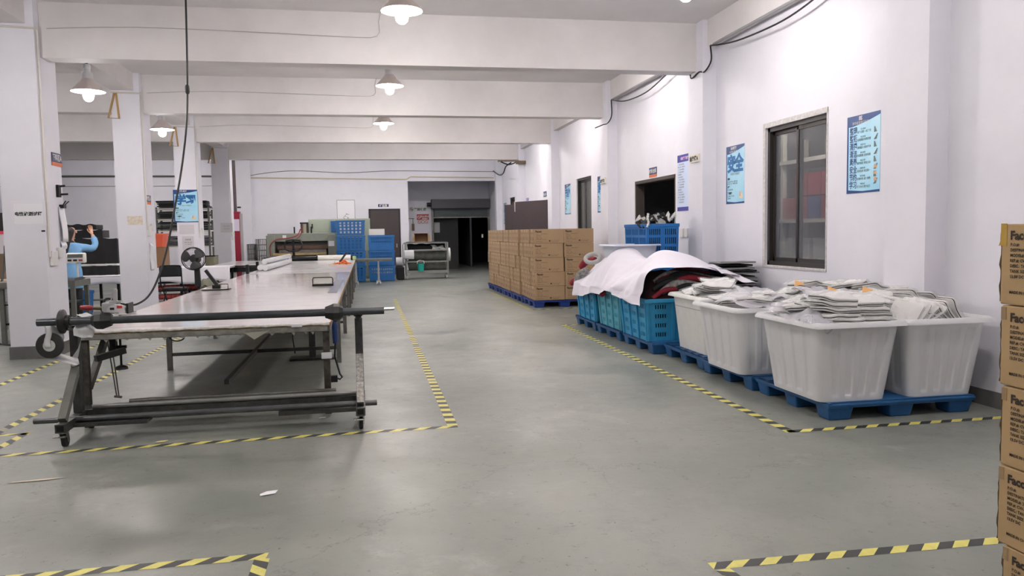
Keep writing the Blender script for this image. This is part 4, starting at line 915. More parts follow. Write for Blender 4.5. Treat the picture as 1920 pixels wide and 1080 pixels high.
# folded packs
BAG = bpy.data.materials.new('clear_bag'); BAG.use_nodes = True; nt = BAG.node_tree; pb = nt.nodes['Principled BSDF']; pb.inputs['Base Color'].default_value = (1, 1, 1, 1); pb.inputs['Roughness'].default_value = .12; pb.inputs['Specular IOR Level'].default_value = .8
tr = nt.nodes.new('ShaderNodeBsdfTransparent'); mx = nt.nodes.new('ShaderNodeMixShader'); mx.inputs[0].default_value = .25; nt.links.new(tr.outputs[0], mx.inputs[1]); nt.links.new(pb.outputs[0], mx.inputs[2]); nt.links.new(mx.outputs[0], nt.nodes['Material Output'].inputs[0])
def make_pack(seed, w=.34, d=.25, h=.036):
    r = random.Random(seed); t = thing('folded_pack', 'pack', 'pack'); a, c, e = r.uniform(-.02, .02), r.uniform(-.02, .02), r.uniform(0, 6)
    bend = lambda x, y: a * (x / .17) ** 2 + c * (y / .12) * (x / .17) + .004 * math.sin(25 * x + e)
    prof = ((.9, 0), (1, .1), (1.0, .28), (.965, .36), (.965, .42), (1.0, .5), (1.0, .85), (.9, 1))
    loops = [[(x, y, h * z + bend(x, y)) for x, y, _, _ in rrect(w * s, d * s, .03, 8, 3)] for s, z in prof]
    b = B(); L = [[b.v(p) for p in lp] for lp in loops]; n = len(L[0])
    for q, (A, C_) in enumerate(zip(L, L[1:])):
        b.mi = 1 if q in (2, 3, 4) else 0
        for i in range(n): b._f([A[i], A[(i + 1) % n], C_[(i + 1) % n], C_[i]])
    b.mi = 0
    for q, fl in ((0, 1), (-1, 0)):
        cc = b.v((0, 0, (0 if q == 0 else h) + .004 * (1 if q else -1)))
        for i in range(n): b._f([L[q][i], L[q][(i + 1) % n], cc])
    b.build('folded_cloth', [PACKW, PACKD], t, smooth=.7)
    b = B(); b.grid(10, 8, lambda u, v: ((u - .5) * w * 1.16, (v - .5) * d * 1.2, h + .004 + bend((u - .5) * w, (v - .5) * d) - .03 * max(0, abs(u - .5) * 2 - .85) * 6 * .5 + .006 * math.sin(u * 19 + e) * math.sin(v * 23 + e)))
    b.build('clear_bag', BAG, t, smooth=1)
    return t
packs = [make_pack(i) for i in range(4)]
packs_used = [False] * 4
def pack(loc, rot, lab, grp, k=None):
    k = rnd.randrange(4) if k is None else k
    t = packs[k] if not packs_used[k] else dup(packs[k]); packs_used[k] = True
    t.location = loc; t.rotation_euler = rot; tag(t, lab, 'pack', grp)
G1 = 'packs heaped on the nearest tub'
for s, (x, y, n, rz) in enumerate(((3.86, 5.93, 5, .12), (4.16, 5.98, 4, -.25))):
    for k in range(n): pack((x + rnd.uniform(-.03, .03), y + rnd.uniform(-.02, .02) + .02 * k, .80 + .043 * k - .0 * k), (.04 + .02 * k, rnd.uniform(-.05, .05) + (0 if s == 0 else -.1), rz + rnd.uniform(-.12, .12)), 'flat pack in the %s front pile on the nearest tub, %s from bottom' % (('left', 'right')[s], ORD[k]), G1)
for i in range(16):
    x, y = rnd.uniform(3.7, 4.2), rnd.uniform(6.2, 6.6); pack((x, y, .80 + .02 * (i % 7) + rnd.uniform(0, .04)), (rnd.uniform(-.25, .3), rnd.uniform(-.35, .1), rnd.uniform(-.8, .8)), 'loose bagged pack behind the front piles on the nearest tub', G1)
for i in range(6): pack((4.05 + .09 * i, 6.25 + .02 * i, .86), (.1, -.55 - .06 * i, .35), 'leaning pack between the nearest tub and the tub by the pilaster', 'leaning packs between the two nearest tubs')
G3 = 'packs leaning in the tub by the pilaster'
for i in range(8): pack((4.52 + .075 * i, 5.98 + .01 * i, .79 + .012 * math.sin(i)), (.15, (-.95 + .12 * i) if i < 4 else (.5 + .14 * (i - 4)), .3 - .05 * i), 'leaning white pack in the front row of the tub by the pilaster', G3)
for i in range(9): pack((4.5 + .07 * i, 6.3 + rnd.uniform(-.1, .12), .85 + .05 * math.sin(i / 8 * PI) + .01 * (i % 3)), (rnd.uniform(0, .3), .25 + .1 * (i - 3) * .7, rnd.uniform(-.3, .5)), 'white pack in the back row of the tub by the pilaster', G3)
G5 = 'packs heaped on the tubs against the wall'
for i in range(38):
    x, y = rnd.uniform(4.36, 5.04), rnd.uniform(6.75, 7.7); pack((x, y, .80 + .010 * (i % 16) + .06 * math.sin((x - 4.3) / .8 * PI)), (rnd.uniform(-.15, .15), rnd.uniform(-.2, .2), rnd.uniform(-.9, .9)), 'pack in the heap on the tub against the right wall', G5)
G2 = 'packs on the second tub'
for i in range(14):
    x, y = rnd.uniform(3.7, 4.1), rnd.uniform(7.2, 7.8); pack((x, y, .80 + .013 * (i % 8)), (rnd.uniform(-.15, .2), rnd.uniform(-.2, .1), rnd.uniform(-.7, .7)), 'bagged pack on the second white tub', G2)
G4 = 'packs on the whiter tub beside the baskets'
for i in range(18):
    x, y = rnd.uniform(3.9, 4.35), rnd.uniform(8.4, 9.0); pack((x, y, .80 + .016 * (i % 9)), (rnd.uniform(-.2, .3), rnd.uniform(-.25, .1), rnd.uniform(-.7, .7)), 'pack on the whiter tub beside the blue baskets', G4)
# crumpled clear bags over the packs, orange inserts
def crumple(name, label, cat, c, w, d, amp, seed, mat, rz=0, tilt=(0, 0), grp=None):
    r = random.Random(seed); ph = [r.uniform(0, 6) for _ in range(8)]; e = Euler((tilt[0], tilt[1], rz)).to_matrix(); cv = V(c)
    def f(u, v):
        x, y = (u - .5) * w, (v - .5) * d; k = 6.3 / min(w, d)
        z = sum(amp / (j + 1) * math.sin(k * (j + 1) * (x * math.cos(ph[j]) + y * math.sin(ph[j])) + ph[j + 4]) for j in range(4)); x2 = x * (1 + .12 * math.sin(9 * v + ph[0])); y2 = y * (1 + .12 * math.sin(8 * u + ph[1]))
        return cv + e @ V((x2, y2, z - .6 * amp * ((2 * u - 1) ** 4 + (2 * v - 1) ** 4)))
    b = B(); b.grid(26, 22, f); return tag(b.build(name, mat, smooth=.5), label, cat, grp)
CRB = bpy.data.materials.new('crinkled_bag'); CRB.use_nodes = True; nt = CRB.node_tree; pb = nt.nodes['Principled BSDF']; pb.inputs['Base Color'].default_value = lin((226, 224, 232)); pb.inputs['Roughness'].default_value = .15; pb.inputs['Specular IOR Level'].default_value = .8
tr = nt.nodes.new('ShaderNodeBsdfTransparent'); mx = nt.nodes.new('ShaderNodeMixShader'); mx.inputs[0].default_value = .55; nt.links.new(tr.outputs[0], mx.inputs[1]); nt.links.new(pb.outputs[0], mx.inputs[2]); nt.links.new(mx.outputs[0], nt.nodes['Material Output'].inputs[0])
for i, (c, w, d, rz, tl_) in enumerate((((3.68, 5.98, .86), .36, .42, .2, (.15, -.1)), ((3.72, 6.35, .9), .42, .42, .5, (.05, -.12)), ((3.98, 6.3, 1.0), .4, .36, 1.0, (.12, -.05)), ((3.8, 7.3, .9), .5, .5, .3, (.1, -.15)), ((4.2, 6.62, 1.0), .5, .36, .1, (.1, .05)), ((3.62, 5.82, .825), .2, .22, .9, (.3, -.2)), ((4.05, 7.85, .93), .5, .36, .6, (.1, .05)))):
    crumple('crumpled_clear_bag', ['crinkled clear bag at the front left corner of the nearest tub', 'crinkled clear bag over the left side of the nearest tub', 'crinkled clear bag peaked over the middle of the nearest tub', 'crinkled clear bag covering the second white tub', 'crinkled clear bag behind the nearest tub heap', 'small crinkled bag drooping over the nearest tub rim', 'crinkled clear bag at the back of the second tub'][i], 'plastic bag', c, w, d, .022, i + 20, CRB, rz, tl_, 'crinkled clear bags')
for i, (x, y, z) in enumerate(((4.08, 6.42, 1.0), (4.35, 6.3, 1.0), (3.95, 6.75, 1.04))):
    o = B().prism([(x, y, z), (x + .12, y + .02, z + .015), (x + .05, y + .07, z + .05)], (0, .004, .004)).build('orange_insert', M('orange_card', (236, 182, 118), .6)); tag(o, ['orange card peak in the middle of the nearest tub heap', 'orange card beside the packs of the pilaster tub', 'orange card at the back of the nearest tub heap'][i], 'card')

# ------------------------------------------------------------------ blue baskets
def slotted(b, p00, p10, p01, p11, groups, rows, slots, inset=.0):
    us, vs, holes = [0], [0], []
    for (a, c) in groups:
        w = (c - a) / (2 * slots - 1)
        for k in range(slots): us += [a + 2 * k * w, a + (2 * k + 1) * w]
    us.append(1)
    for (a, c) in rows: vs += [a, c]
    vs.append(1)
    H = {(i, j) for i in range(1, len(us) - 1, 2) for j in range(1, len(vs) - 1, 2)}
    P = [V(p) for p in (p00, p10, p01, p11)]
    b.wall(lambda u, v: (P[0] * (1 - u) + P[1] * u) * (1 - v) + (P[2] * (1 - u) + P[3] * u) * v, us, vs, H)
def make_basket(name, mat, sx, sy, h, fl, label, cat, rows, gx, gy, slots=5, rim=.035, ribs=True):
    t = thing(name, label, cat); X, Y = sx / 2, sy / 2; A, C_ = X + fl, Y + fl
    lo = [(-X, -Y, 0), (X, -Y, 0), (X, Y, 0), (-X, Y, 0)]; hi = [(-A, -C_, h), (A, -C_, h), (A, C_, h), (-A, C_, h)]
    b = B()
    for k in range(4): slotted(b, lo[k], lo[(k + 1) % 4], hi[k], hi[(k + 1) % 4], gx if k % 2 == 0 else gy, rows, slots)
    b.poly(lo[::-1]); b.build('basket_body', mat, t, solid=.008, weld=True)
    b = B(); r = rim
    for (x0, x1, y0, y1) in ((-A - r, A + r, -C_ - r, -C_), (-A - r, A + r, C_, C_ + r), (-A - r, -A, -C_, C_), (A, A + r, -C_, C_)): b.box(x0, x1, y0, y1, h - .05, h)
    b.build('rim', mat, t, bevel=.008)
    if ribs:
        b = B()
        for k in range(4):
            p, q, P_, Q_ = map(V, (lo[k], lo[(k + 1) % 4], hi[k], hi[(k + 1) % 4])); n = V(((q - p).y, -(q - p).x, 0)).normalized() * .014
            g = gx if k % 2 == 0 else gy; us = [.015] + [(g[i][1] + g[i + 1][0]) / 2 for i in range(len(g) - 1)] + [.985]
            for u in us: b.bar(p + (q - p) * u + n, P_ + (Q_ - P_) * u + n, .05 if .1 < u < .9 else .04, .028, up=n)
        b.build('ribs', mat, t, bevel=.008)
    return t
ROW4 = [(.1, .2), (.32, .42), (.54, .64), (.76, .86)]
GB = [(.1, .26), (.42, .58), (.74, .9)]; GS = [(.16, .36), (.64, .84)]
bk = make_basket('blue_basket', LBLUE, .66, .92, .55, .045, 'blue slotted basket nearest the camera under the white sheet', 'basket', ROW4, GS, GB); bk.location = (3.88, 10.04, .151)
o = dup(bk, (3.88, 12.36, .151), None, 'light blue slotted basket farthest from the camera under the white sheet')
b2 = make_basket('blue_basket', TBLUE, .66, .92, .55, .045, 'faded teal slotted basket, middle one under the white sheet', 'basket', ROW4, GS, GB); b2.location = (3.9, 11.2, .151)
for q in (bk, o, b2): q['group'] = 'slotted baskets under the white sheet'
B().box(-.02, .16, -.505, -.5, .47, .5).build('slot_shade', HOLE_SHADE, bk)  # dark strip on the closed wall, the slot's shade put into colour
FILL = M('dark_red_cloth_mass', (70, 20, 30), .9, var=.6, vs=9, col2=(22, 20, 22))
for y, n in ((10.04, 'nearest blue'), (11.2, 'faded teal'), (12.36, 'farthest blue')):
    b = B(); b.grid(14, 16, lambda u, v: (3.56 + .66 * u, y - .46 + .92 * v, .62 + (.43 if y < 10.5 else .3) * math.sin(PI * u) ** .5 * math.sin(PI * v) ** .5 + .02 * math.sin(17 * u + 5 * v) * math.sin(13 * v))); b.box(3.6, 4.16, y - .42, y + .42, .17, .62)
    tag(b.build('cloth_heap', FILL, smooth=.8), 'dark red and black cloth filling the %s basket' % n, 'cloth', None, 'stuff')
# bundles of cloth poking out
def bundle(pts, r, mat, label, grp='cloth bundles in the baskets', flat=.5):
    q = smoothpts(pts, 5); b = B(); b.tube(q, [r * (.75 + .25 * math.sin(PI * i / (len(q) - 1))) for i in range(len(q))], 10); o = b.build('cloth_bundle', mat, smooth=1); return tag(o, label, 'cloth bundle', grp)
STR = M('fringed_grey_cloth', (150, 148, 146), .9, var=.6, vs=22)
for i in range(12):
    m, nm = ((RED, 'red'), (DARKCLOTH, 'black'), (STR, 'grey fringed'), (DARKCLOTH, 'black'))[i % 4]
    z = .76 + .033 * (i % 7); y = 9.55 + .035 * i; x = 3.6 + .05 * ((i * 5) % 7)
    bundle([(x, y, z - .05), (x + .18, y + .01, z + .05), (x + .42, y + .05, z + .04), (x + .72, y + .12, z - .04)], .035 + .01 * (i % 3), m, '%s cloth bundle under the raised sheet edge of the nearest blue basket' % nm)
for i in range(7):
    m, nm = ((DARKCLOTH, 'black'), (RED, 'red'), (STR, 'grey fringed'))[i % 3]
    y = 9.68 + .04 * i; z = .93 + .025 * (i % 5); bundle([(3.7 + .05 * i, y, z - .02), (3.95 + .04 * i, y + .04, z + .03), (4.35, y + .12, z), (4.6, y + .2, z - .05)], .03, m, '%s cloth bundle high on the heap in the nearest blue basket' % nm)
bundle([(3.42, 12.6, .72), (3.46, 12.5, .86), (3.55, 12.4, .95)], .07, STR, 'grey fringed cloth spilling over the farthest basket corner')
bundle([(3.36, 12.75, .7), (3.42, 12.7, .76), (3.55, 12.6, .8)], .05, RED, 'red cloth spilling low over the farthest basket corner')
bundle([(3.5, 12.6, .98), (3.56, 12.5, 1.08), (3.66, 12.3, 1.12)], .06, RED, 'dark red cloth fold above the farthest basket')
b = B(); b.tube(smoothpts([(3.56 + .12 * math.cos(a), 12.1 + .1 * math.sin(a), 1.15 + .06 * math.sin(a) + .03 * math.cos(a)) for a in [2 * PI * k / 12 for k in range(13)]], 2), .035, 8); tag(b.build('cloth_ring', GREYCLOTH, smooth=1), 'ring shaped pale cloth band on top of the farthest basket', 'cloth')
bundle([(3.47, 11.75, .66), (3.46, 11.6, .64), (3.5, 11.5, .68)], .035, RED, 'small red cloth peeking below the sheet hem over the teal basket')
bundle([(3.47, 11.4, .66), (3.46, 11.3, .63), (3.5, 11.2, .68)], .035, RED, 'second small red cloth peeking below the sheet hem over the teal basket')
# white sheet
def cr(p, t):
    n = len(p) - 1; i = min(int(t * n), n - 1); x = t * n - i
    a, bb, c, d = [V(p[k]) for k in (max(i - 1, 0), i, i + 1, min(i + 2, n))]
    return .5 * ((2 * bb) + (c - a) * x + (2 * a - 5 * bb + 4 * c - d) * x * x + (3 * bb - a - 3 * c + d) * x ** 3)
def sheet_fn(u, v):
    y = 9.42 + 3.25 * v
    hem = .60 + .13 * math.sin(PI * min(1, v * 1.25)) - .06 * v + .015 * math.sin(v * 19)
    top = 1.04 + .24 * math.exp(-((v - .22) / .14) ** 2) + .30 * math.exp(-((v - .66) / .2) ** 2) + .05 * math.exp(-(v / .1) ** 2)
    sh = .84 + .17 * math.exp(-((v - .2) / .14) ** 2) + .30 * math.exp(-((v - .62) / .22) ** 2) + .2 * math.exp(-(v / .12) ** 2)
    w2 = min(1, max(0, (v - .33) * 5))
    xo = 3.385 + .012 * math.sin(v * 37) + .008 * math.sin(v * 71)
    p = [(xo - .02, y, hem), (xo, y, (hem + .8) / 2), (xo + .03, y, .80 + .04 * math.sin(v * 6)), (xo + .22 - .1 * math.exp(-(v / .12) ** 2), y + .03, sh), (3.95 - .1 * w2, y + .05, top), (4.4 - .32 * w2, y + .05, top - .05), (4.85 - .66 * w2, y + .12, .97 - .05 * v + .12 * w2)]
    q = cr(p, u)
    tri = lambda a: abs((a / PI) % 2 - 1) - .5
    q.z += .03 * tri(5 * u + 17 * v) * (.4 + .6 * tri(6 * v + 3)) + .022 * tri(29 * v - 9 * u + 2 * math.sin(5 * u)) * (1 - u) + .014 * tri(24 * u + 9 * v + 2 * math.sin(11 * v)) + .012 * tri(41 * v + 23 * u)
    q.x += .05 * tri(23 * v + 4 * u) * (1 - u) * min(1, u * 8 + .4) + .007 * math.sin(57 * v) * (1 - u)
    q.y += (.05 * math.sin(9 * u) + .06 * max(0, u - .3)) * (1 - v)
    return q
b = B(); b.grid(90, 150, sheet_fn); tag(b.build('cover_sheet', NONWOVEN, smooth=1, solid=.003), 'white non woven sheet draped over the three blue baskets', 'sheet')
# rear column on those pallets: pale tub, mats
t = make_tub('pale grey plastic tub standing behind the draped sheet', False, .62, .5, (.1, .1), .4); t.location = (4.05, 11.75, .97)
for ch in t.children: ch.data.materials[0] = M('pale_grey_plastic', (196, 200, 212), .45)
bkr = make_basket('blue_basket', BLUE, .5, .9, .62, .03, 'blue basket at the wall under the pile of black mats', 'basket', ROW4, GS, GB); bkr.location = (4.93, 10.15, .151)
for k in range(10):
    b = B(); x, y, z = 4.96 + rnd.uniform(-.03, .03), 10.15 + rnd.uniform(-.06, .06), .785 + .036 * k; b.obox((x, y, z + .014), (.5, .72 - .03 * k, .022), (.03 * math.sin(k * 2), .03 * math.cos(k * 3), rnd.uniform(-.14, .14)))
    tag(b.build('black_mat', DARKCLOTH if k % 2 == 0 else M('grey_edge_mat', (120, 120, 122), .8), bevel=.006), '%s mat in the pile by the right wall, %s from bottom' % ('black' if k % 2 == 0 else 'grey', ORD[k]), 'mat', 'mats piled at the wall')
b = B(); b.grid(20, 20, lambda u, v: (4.5 + .5 * u, 9.45 + .6 * v, 1.13 - .16 * u - .12 * (1 - v) + .025 * math.sin(8 * u + 5 * v))); tag(b.build('cloth_sheet', NONWOVEN, smooth=1, solid=.003), 'small white cloth sheet slumped beside the black mats', 'sheet')
b = B(); b.box(4.45, 4.95, 9.25, 9.6, .151, .78); tag(b.build('carton', CARD, bevel=.006), 'plain carton standing behind the packed tub at the wall', 'carton')
# stacked blue crates by the doorway
cr0 = make_basket('blue_crate', BLUE, .5, 1.0, .505, .012, 'blue crate', 'crate', [(.1, .3), (.38, .58), (.66, .84)], [(.08, .42), (.58, .92)], [(.05, .3), (.37, .63), (.7, .95)], 6, .012, False)
for k in range(3):
    t = cr0 if k == 0 else dup(cr0); t.location = (4.5, 12.0, .151 + .512 * k); tag(t, ['bottom blue crate of the stack in front of the dark doorway', 'middle blue crate of the stack in front of the dark doorway', 'top blue crate of the stack in front of the dark doorway'][k], 'crate', 'blue crates stacked before the doorway')
tag(B().box(4.27, 4.73, 11.53, 12.47, 1.2, 1.66).build('cloth_fill', DARKCLOTH), 'dark cloth filling the top blue crate by the doorway', 'cloth', None, 'stuff')
for i, (x, y, z, w, d, m, lab) in enumerate(((4.36, 11.75, 1.72, .3, .3, DARKCLOTH, 'black cloth crumpled at the left on the top blue crate'), (4.5, 11.7, 1.75, .26, .24, GREYCLOTH, 'grey white cloth crumpled in the middle on the top blue crate'), (4.64, 11.75, 1.78, .26, .3, DARKCLOTH, 'black cloth peak at the right on the top blue crate'), (4.7, 11.62, 1.79, .14, .12, PACKW, 'white cloth corner standing up at the right on the top blue crate'), (4.45, 12.1, 1.75, .3, .3, GREYCLOTH, 'pale cloth at the back on the top blue crate'))):
    crumple('crumpled_cloth', lab, 'cloth', (x, y, z), w, d, .05, 50 + i, m, i * .7, (.1 * i, -.1), 'cloths on the top blue crate').modifiers.new('thick', 'SOLIDIFY').thickness = .012
b = B(); b.tube(smoothpts([(4.27, 11.5, 1.83), (4.24, 11.45, 1.76), (4.26, 11.46, 1.70), (4.23, 11.45, 1.63)], 5), [.014 + .008 * (k % 3 == 0) for k in range(16)], 8); tag(b.build('cloth_strap', PACKW, smooth=1), 'white strap hanging over the edge of the top blue crate', 'strap')
# wall sockets near the doorway
for k, (y, lab) in enumerate(((12.68, 'left of the two white wall sockets beside the blue crates'), (12.5, 'right of the two white wall sockets beside the blue crates'))):
    b = B(); b.box(WX - .03, WX, y - .06, y + .06, 1.45, 1.6); tag(b.build('wall_socket', WHITE, bevel=.006), lab, 'socket', 'wall sockets')
# small repair mark bracket high on the right wall
b = B(); b.box(WX - .006, WX, 5.3, 5.42, 2.675, 2.69); b.box(WX - .006, WX, 5.405, 5.42, 2.62, 2.69); tag(b.build('wall_mark', M('chipped_edge', (90, 86, 86), .9)), 'chipped bracket shaped mark high on the right wall near the frame edge', 'mark')

# ------------------------------------------------------------------ back wall machines and stock
SAGE = M('sage_machine_paint', (142, 148, 138), .5, .1, var=.1, vs=3); SAGE2 = M('sage_cabinet_paint', (152, 160, 144), .5, .05, var=.06, vs=3)
t = thing('control_cabinet', 'sage green three door control cabinet behind the press machine', 'cabinet', (-.9, 28.75, 0))
B().box(-1.97, .16, 28.5, 29.0, 0, 2.15).build('cabinet_body', SAGE2, t, bevel=.01)
for k in range(3):
    x = -1.95 + k * .705
    d = B().box(x, x + .69, 28.48, 28.5, .1, 2.12).build('cabinet_door', SAGE2, t, bevel=.004)
    B().box(x + .08, x + .13, 28.455, 28.48, 1.82, 1.98).build('door_handle', BLACK, d)
t = thing('press_machine', 'long sage grey press machine with red hoses by the back wall', 'machine', (-2.2, 28, 0))
B().box(-3.3, -1.05, 27.8, 28.3, 1.38, 1.66).build('top_beam', SAGE, t, bevel=.015)
for x in (-3.34, -1.3): B().box(x, x + .28, 27.75, 28.4, 0, 1.6).build('side_column', SAGE, t, bevel=.01)
B().box(-3.06, -1.3, 27.7, 28.4, .35, .78).build('bed', BLACKM, t); B().box(-3.06, -1.3, 28.3, 28.38, .78, 1.4).build('back_panel', M('machine_dark_grey', (104, 106, 102), .5), t)
B().box(-2.95, -1.3, 27.62, 28.2, 1.12, 1.24).build('upper_platen', M('brown_platen', (104, 72, 56), .6, var=.3, vs=6), t)
B().box(-3.1, -1.35, 27.5, 28.2, .92, .99).build('feed_board', M('yellow_board', (190, 164, 112), .6, var=.2, vs=5), t)
B().box(-2.9, -1.35, 27.56, 27.62, 1.0, 1.1).build('front_bar', STEEL, t)
B().box(-3.05, -1.3, 27.55, 27.7, .78, .9).build('roller_bed', BLACKM, t)
b = B(); b.tube(smoothpts([(-2.2, 27.78, 1.8), (-2.3, 27.72, 1.6), (-2.6, 27.7, 1.5), (-3.0, 27.7, 1.45), (-3.2, 27.7, 1.25), (-3.2, 27.7, .9)], 5), .018, 6); b.tube(smoothpts([(-2.15, 27.78, 1.85), (-2.2, 27.7, 1.6), (-2.35, 27.7, 1.45)], 5), .015, 6); b.build('red_hoses', M('hose_red', (150, 52, 52), .5), t, smooth=1)
for x in (-2.42, -1.85): B().cyl((x, 28, 1.66), (x, 28, 1.88), .025, n=8).build('guide_pin', BLACKM, t)
b = B(); b.prism([(-1.35, 27.79, 1.5), (-1.25, 27.79, 1.5), (-1.3, 27.79, 1.6)], (0, .008, 0)); b.build('warning_triangle', M('warning_yellow', (220, 196, 60), .5), t)
B().box(-2.8, -2.68, 27.79, 27.8, 1.5, 1.6).build('instruction_plate', PAPER, t); B().box(-3.2, -3.06, 27.79, 27.8, 1.5, 1.6).build('instruction_plate', PAPER, t); B().box(-1.27, -1.08, 27.73, 27.75, 1.2, 1.38).build('instruction_plate', PAPER, t)
b = B(); b.box(-2.22, -1.95, 27.9, 28.2, 1.98, 2.03); b.box(-2.2, -2.17, 27.9, 28.2, 1.66, 2.0); b.box(-1.98, -1.95, 27.9, 28.2, 1.66, 2.0); b.build('tank_stand', BLACKM, t)
b = B(); b.lathe([(0, 0), (.09, 0), (.1, .03), (.1, .28), (.08, .31), (0, .31)], (-2.07, 28.05, 1.665), n=18); b.build('air_tank', M('tank_beige', (196, 186, 164), .5), t, smooth=.6)
# pallet truck
t = thing('pallet_truck', 'black hand pallet truck with upright loop handle before the press machine', 'pallet truck', (-2.29, 26, 0))
b = B(); lp = [(-2.54, 25.98, 1.16), (-2.57, 25.98, 1.3), (-2.5, 25.98, 1.43), (-2.3, 25.98, 1.45), (-2.08, 25.98, 1.43), (-2.01, 25.98, 1.3), (-2.04, 25.98, 1.16), (-2.15, 25.98, 1.1), (-2.29, 25.98, 1.085), (-2.43, 25.98, 1.1)]
b.tube(lp, .028, 8, closed=True); b.build('loop_handle', BLACK, t, smooth=1)
B().bar((-2.29, 25.98, 1.43), (-2.29, 26.05, .35), .075, .05).build('handle_shaft', BLACKM, t)
b = B(); b.cyl((-2.29, 26.1, .1), (-2.29, 26.1, .5), .06, n=12); b.build('pump', BLACKM, t, smooth=.6)
for s in (-1, 1):
    B().box(-2.29 + s * .2 - .08, -2.29 + s * .2 + .08, 26.2, 27.35, .05, .1).build('fork', M('truck_yellow', (200, 150, 40), .5), t)
    b = B(); b.cyl((-2.29 + s * .07 - .03, 26.1, .08), (-2.29 + s * .07 + .03, 26.1, .08), .08, n=14); b.build('wheel', RUBBER, t, smooth=.6)
# mesh cages
def cage(x0, x1, y0, y1, z1, label):
    t = thing('mesh_cage', label, 'cage', ((x0 + x1) / 2, (y0 + y1) / 2, 0)); r = .008
    for y in (y0, y1):
        b = B(); n = 6; m = 7
        for k in range(n + 1): b.bar((x0 + (x1 - x0) * k / n, y, .1), (x0 + (x1 - x0) * k / n, y, z1), r * 2)
        for k in range(m + 1): b.bar((x0, y, .1 + (z1 - .1) * k / m), (x1, y, .1 + (z1 - .1) * k / m), r * 2)
        b.build('mesh_panel', STEEL, t)
    for x in (x0, x1):
        b = B(); n = 4; m = 7
        for k in range(n + 1): b.bar((x, y0 + (y1 - y0) * k / n, .1), (x, y0 + (y1 - y0) * k / n, z1), r * 2)
        for k in range(m + 1): b.bar((x, y0, .1 + (z1 - .1) * k / m), (x, y1, .1 + (z1 - .1) * k / m), r * 2)
        b.build('mesh_panel', STEEL, t)
    for x in (x0 + .03, x1 - .03):
        for y in (y0 + .03, y1 - .03): B().box(x - .03, x + .03, y - .03, y + .03, 0, .1).build('foot', STEEL, t)
cage(-4.1, -3.85, 28.7, 29.5, 1.3, 'lower steel mesh cage beside the red post'); cage(-3.8, -3.45, 28.6, 29.6, 1.47, 'taller steel mesh cage left of the press machine')
# red wrapped post with a pipe
t = thing('red_post', 'red wrapped post with a white panel and pipe beside the fourth pillar', 'post', (-4.53, 29.5, 0))
REDP = M('post_red', (146, 26, 52), .45)
B().box(-4.72, -4.42, 29.4, 29.7, 0, 2.47).build('red_casing', REDP, t, bevel=.006); B().box(-4.71, -4.43, 29.388, 29.4, 1.78, 2.2).build('white_panel', M('panel_white', (216, 208, 226), .5), t)
B().box(-4.42, -4.34, 29.45, 29.6, 0, 2.4).build('grey_side_rail', M('rail_grey', (178, 176, 180), .5), t)
b = B(); b.cyl((-4.57, 29.55, 2.47), (-4.57, 29.55, 4.75), .055, n=14); b.build('pipe', M('pipe_brown_grey', (92, 76, 78), .5, var=.3, vs=3), t, smooth=.6)
B().box(-4.5, -4.38, 29.5, 29.6, 2.6, 2.65).build('pipe_clamp', BLACKM, t)
# blue crates in front of the back wall
BCR = [(-.5, .98, .62), (.5, .88, .6)]
ca = make_basket('blue_crate', BLUE, .9, .62, .5, .02, 'blue crate', 'crate', [(.14, .28), (.36, .5), (.58, .72), (.78, .9)], [(.12, .88)], [(.15, .85)], 6, .012, False)
for k in range(4):
    t = ca if k == 0 else dup(ca); t.location = (-.5, 26.98, .02 + .513 * k); tag(t, '%s blue crate of the taller stack before the back wall' % ['bottom', 'second', 'third', 'top'][k], 'crate', 'blue crates before the back wall')
cb = make_basket('blue_crate', BLUE, .82, .62, .5, .02, 'blue crate', 'crate', [(.5, .62), (.72, .86)], [(.1, .5), (.55, .9)], [(.15, .85)], 5, .012, False)
for k in range(3):
    t = cb if k == 0 else dup(cb); t.location = (.5, 26.95, .02 + .513 * k); tag(t, '%s blue crate of the lower stack before the back wall door' % ['bottom', 'middle', 'top'][k], 'crate', 'blue crates before the back wall')
FILLW = M('pale_fill', (214, 216, 222), .9, var=.2, vs=8)
for k in range(4): tag(B().box(-.93, -.07, 26.69, 27.27, .05 + .513 * k, .45 + .513 * k).build('crate_fill', FILLW if k == 3 else M('blue_fill', (30, 92, 150), .8), ), 'stock filling the %s crate of the taller blue stack' % ['bottom', 'second', 'third', 'top'][k], 'stock', None, 'stuff')
for k in range(3): tag(B().box(.11, .89, 26.66, 27.24, .05 + .513 * k, .45 + .513 * k).build('crate_fill', MATS['blue_fill'] if k else FILLW), 'stock filling the %s crate of the lower blue stack' % ['bottom', 'middle', 'top'][k], 'stock', None, 'stuff')
tag(B().box(.1, .62, 26.75, 27.2, 1.548, 1.76).build('white_box', WHITE, bevel=.01), 'white plastic box on top of the lower blue crate stack', 'box')
t = dup(ca, (-1.0, 27.75, 1.66), None, 'dark blue crate standing on the press machine behind the taller stack', cat='crate'); t.location = (-1.07, 28.05, 1.665); t.scale = (.26, .5, .8)
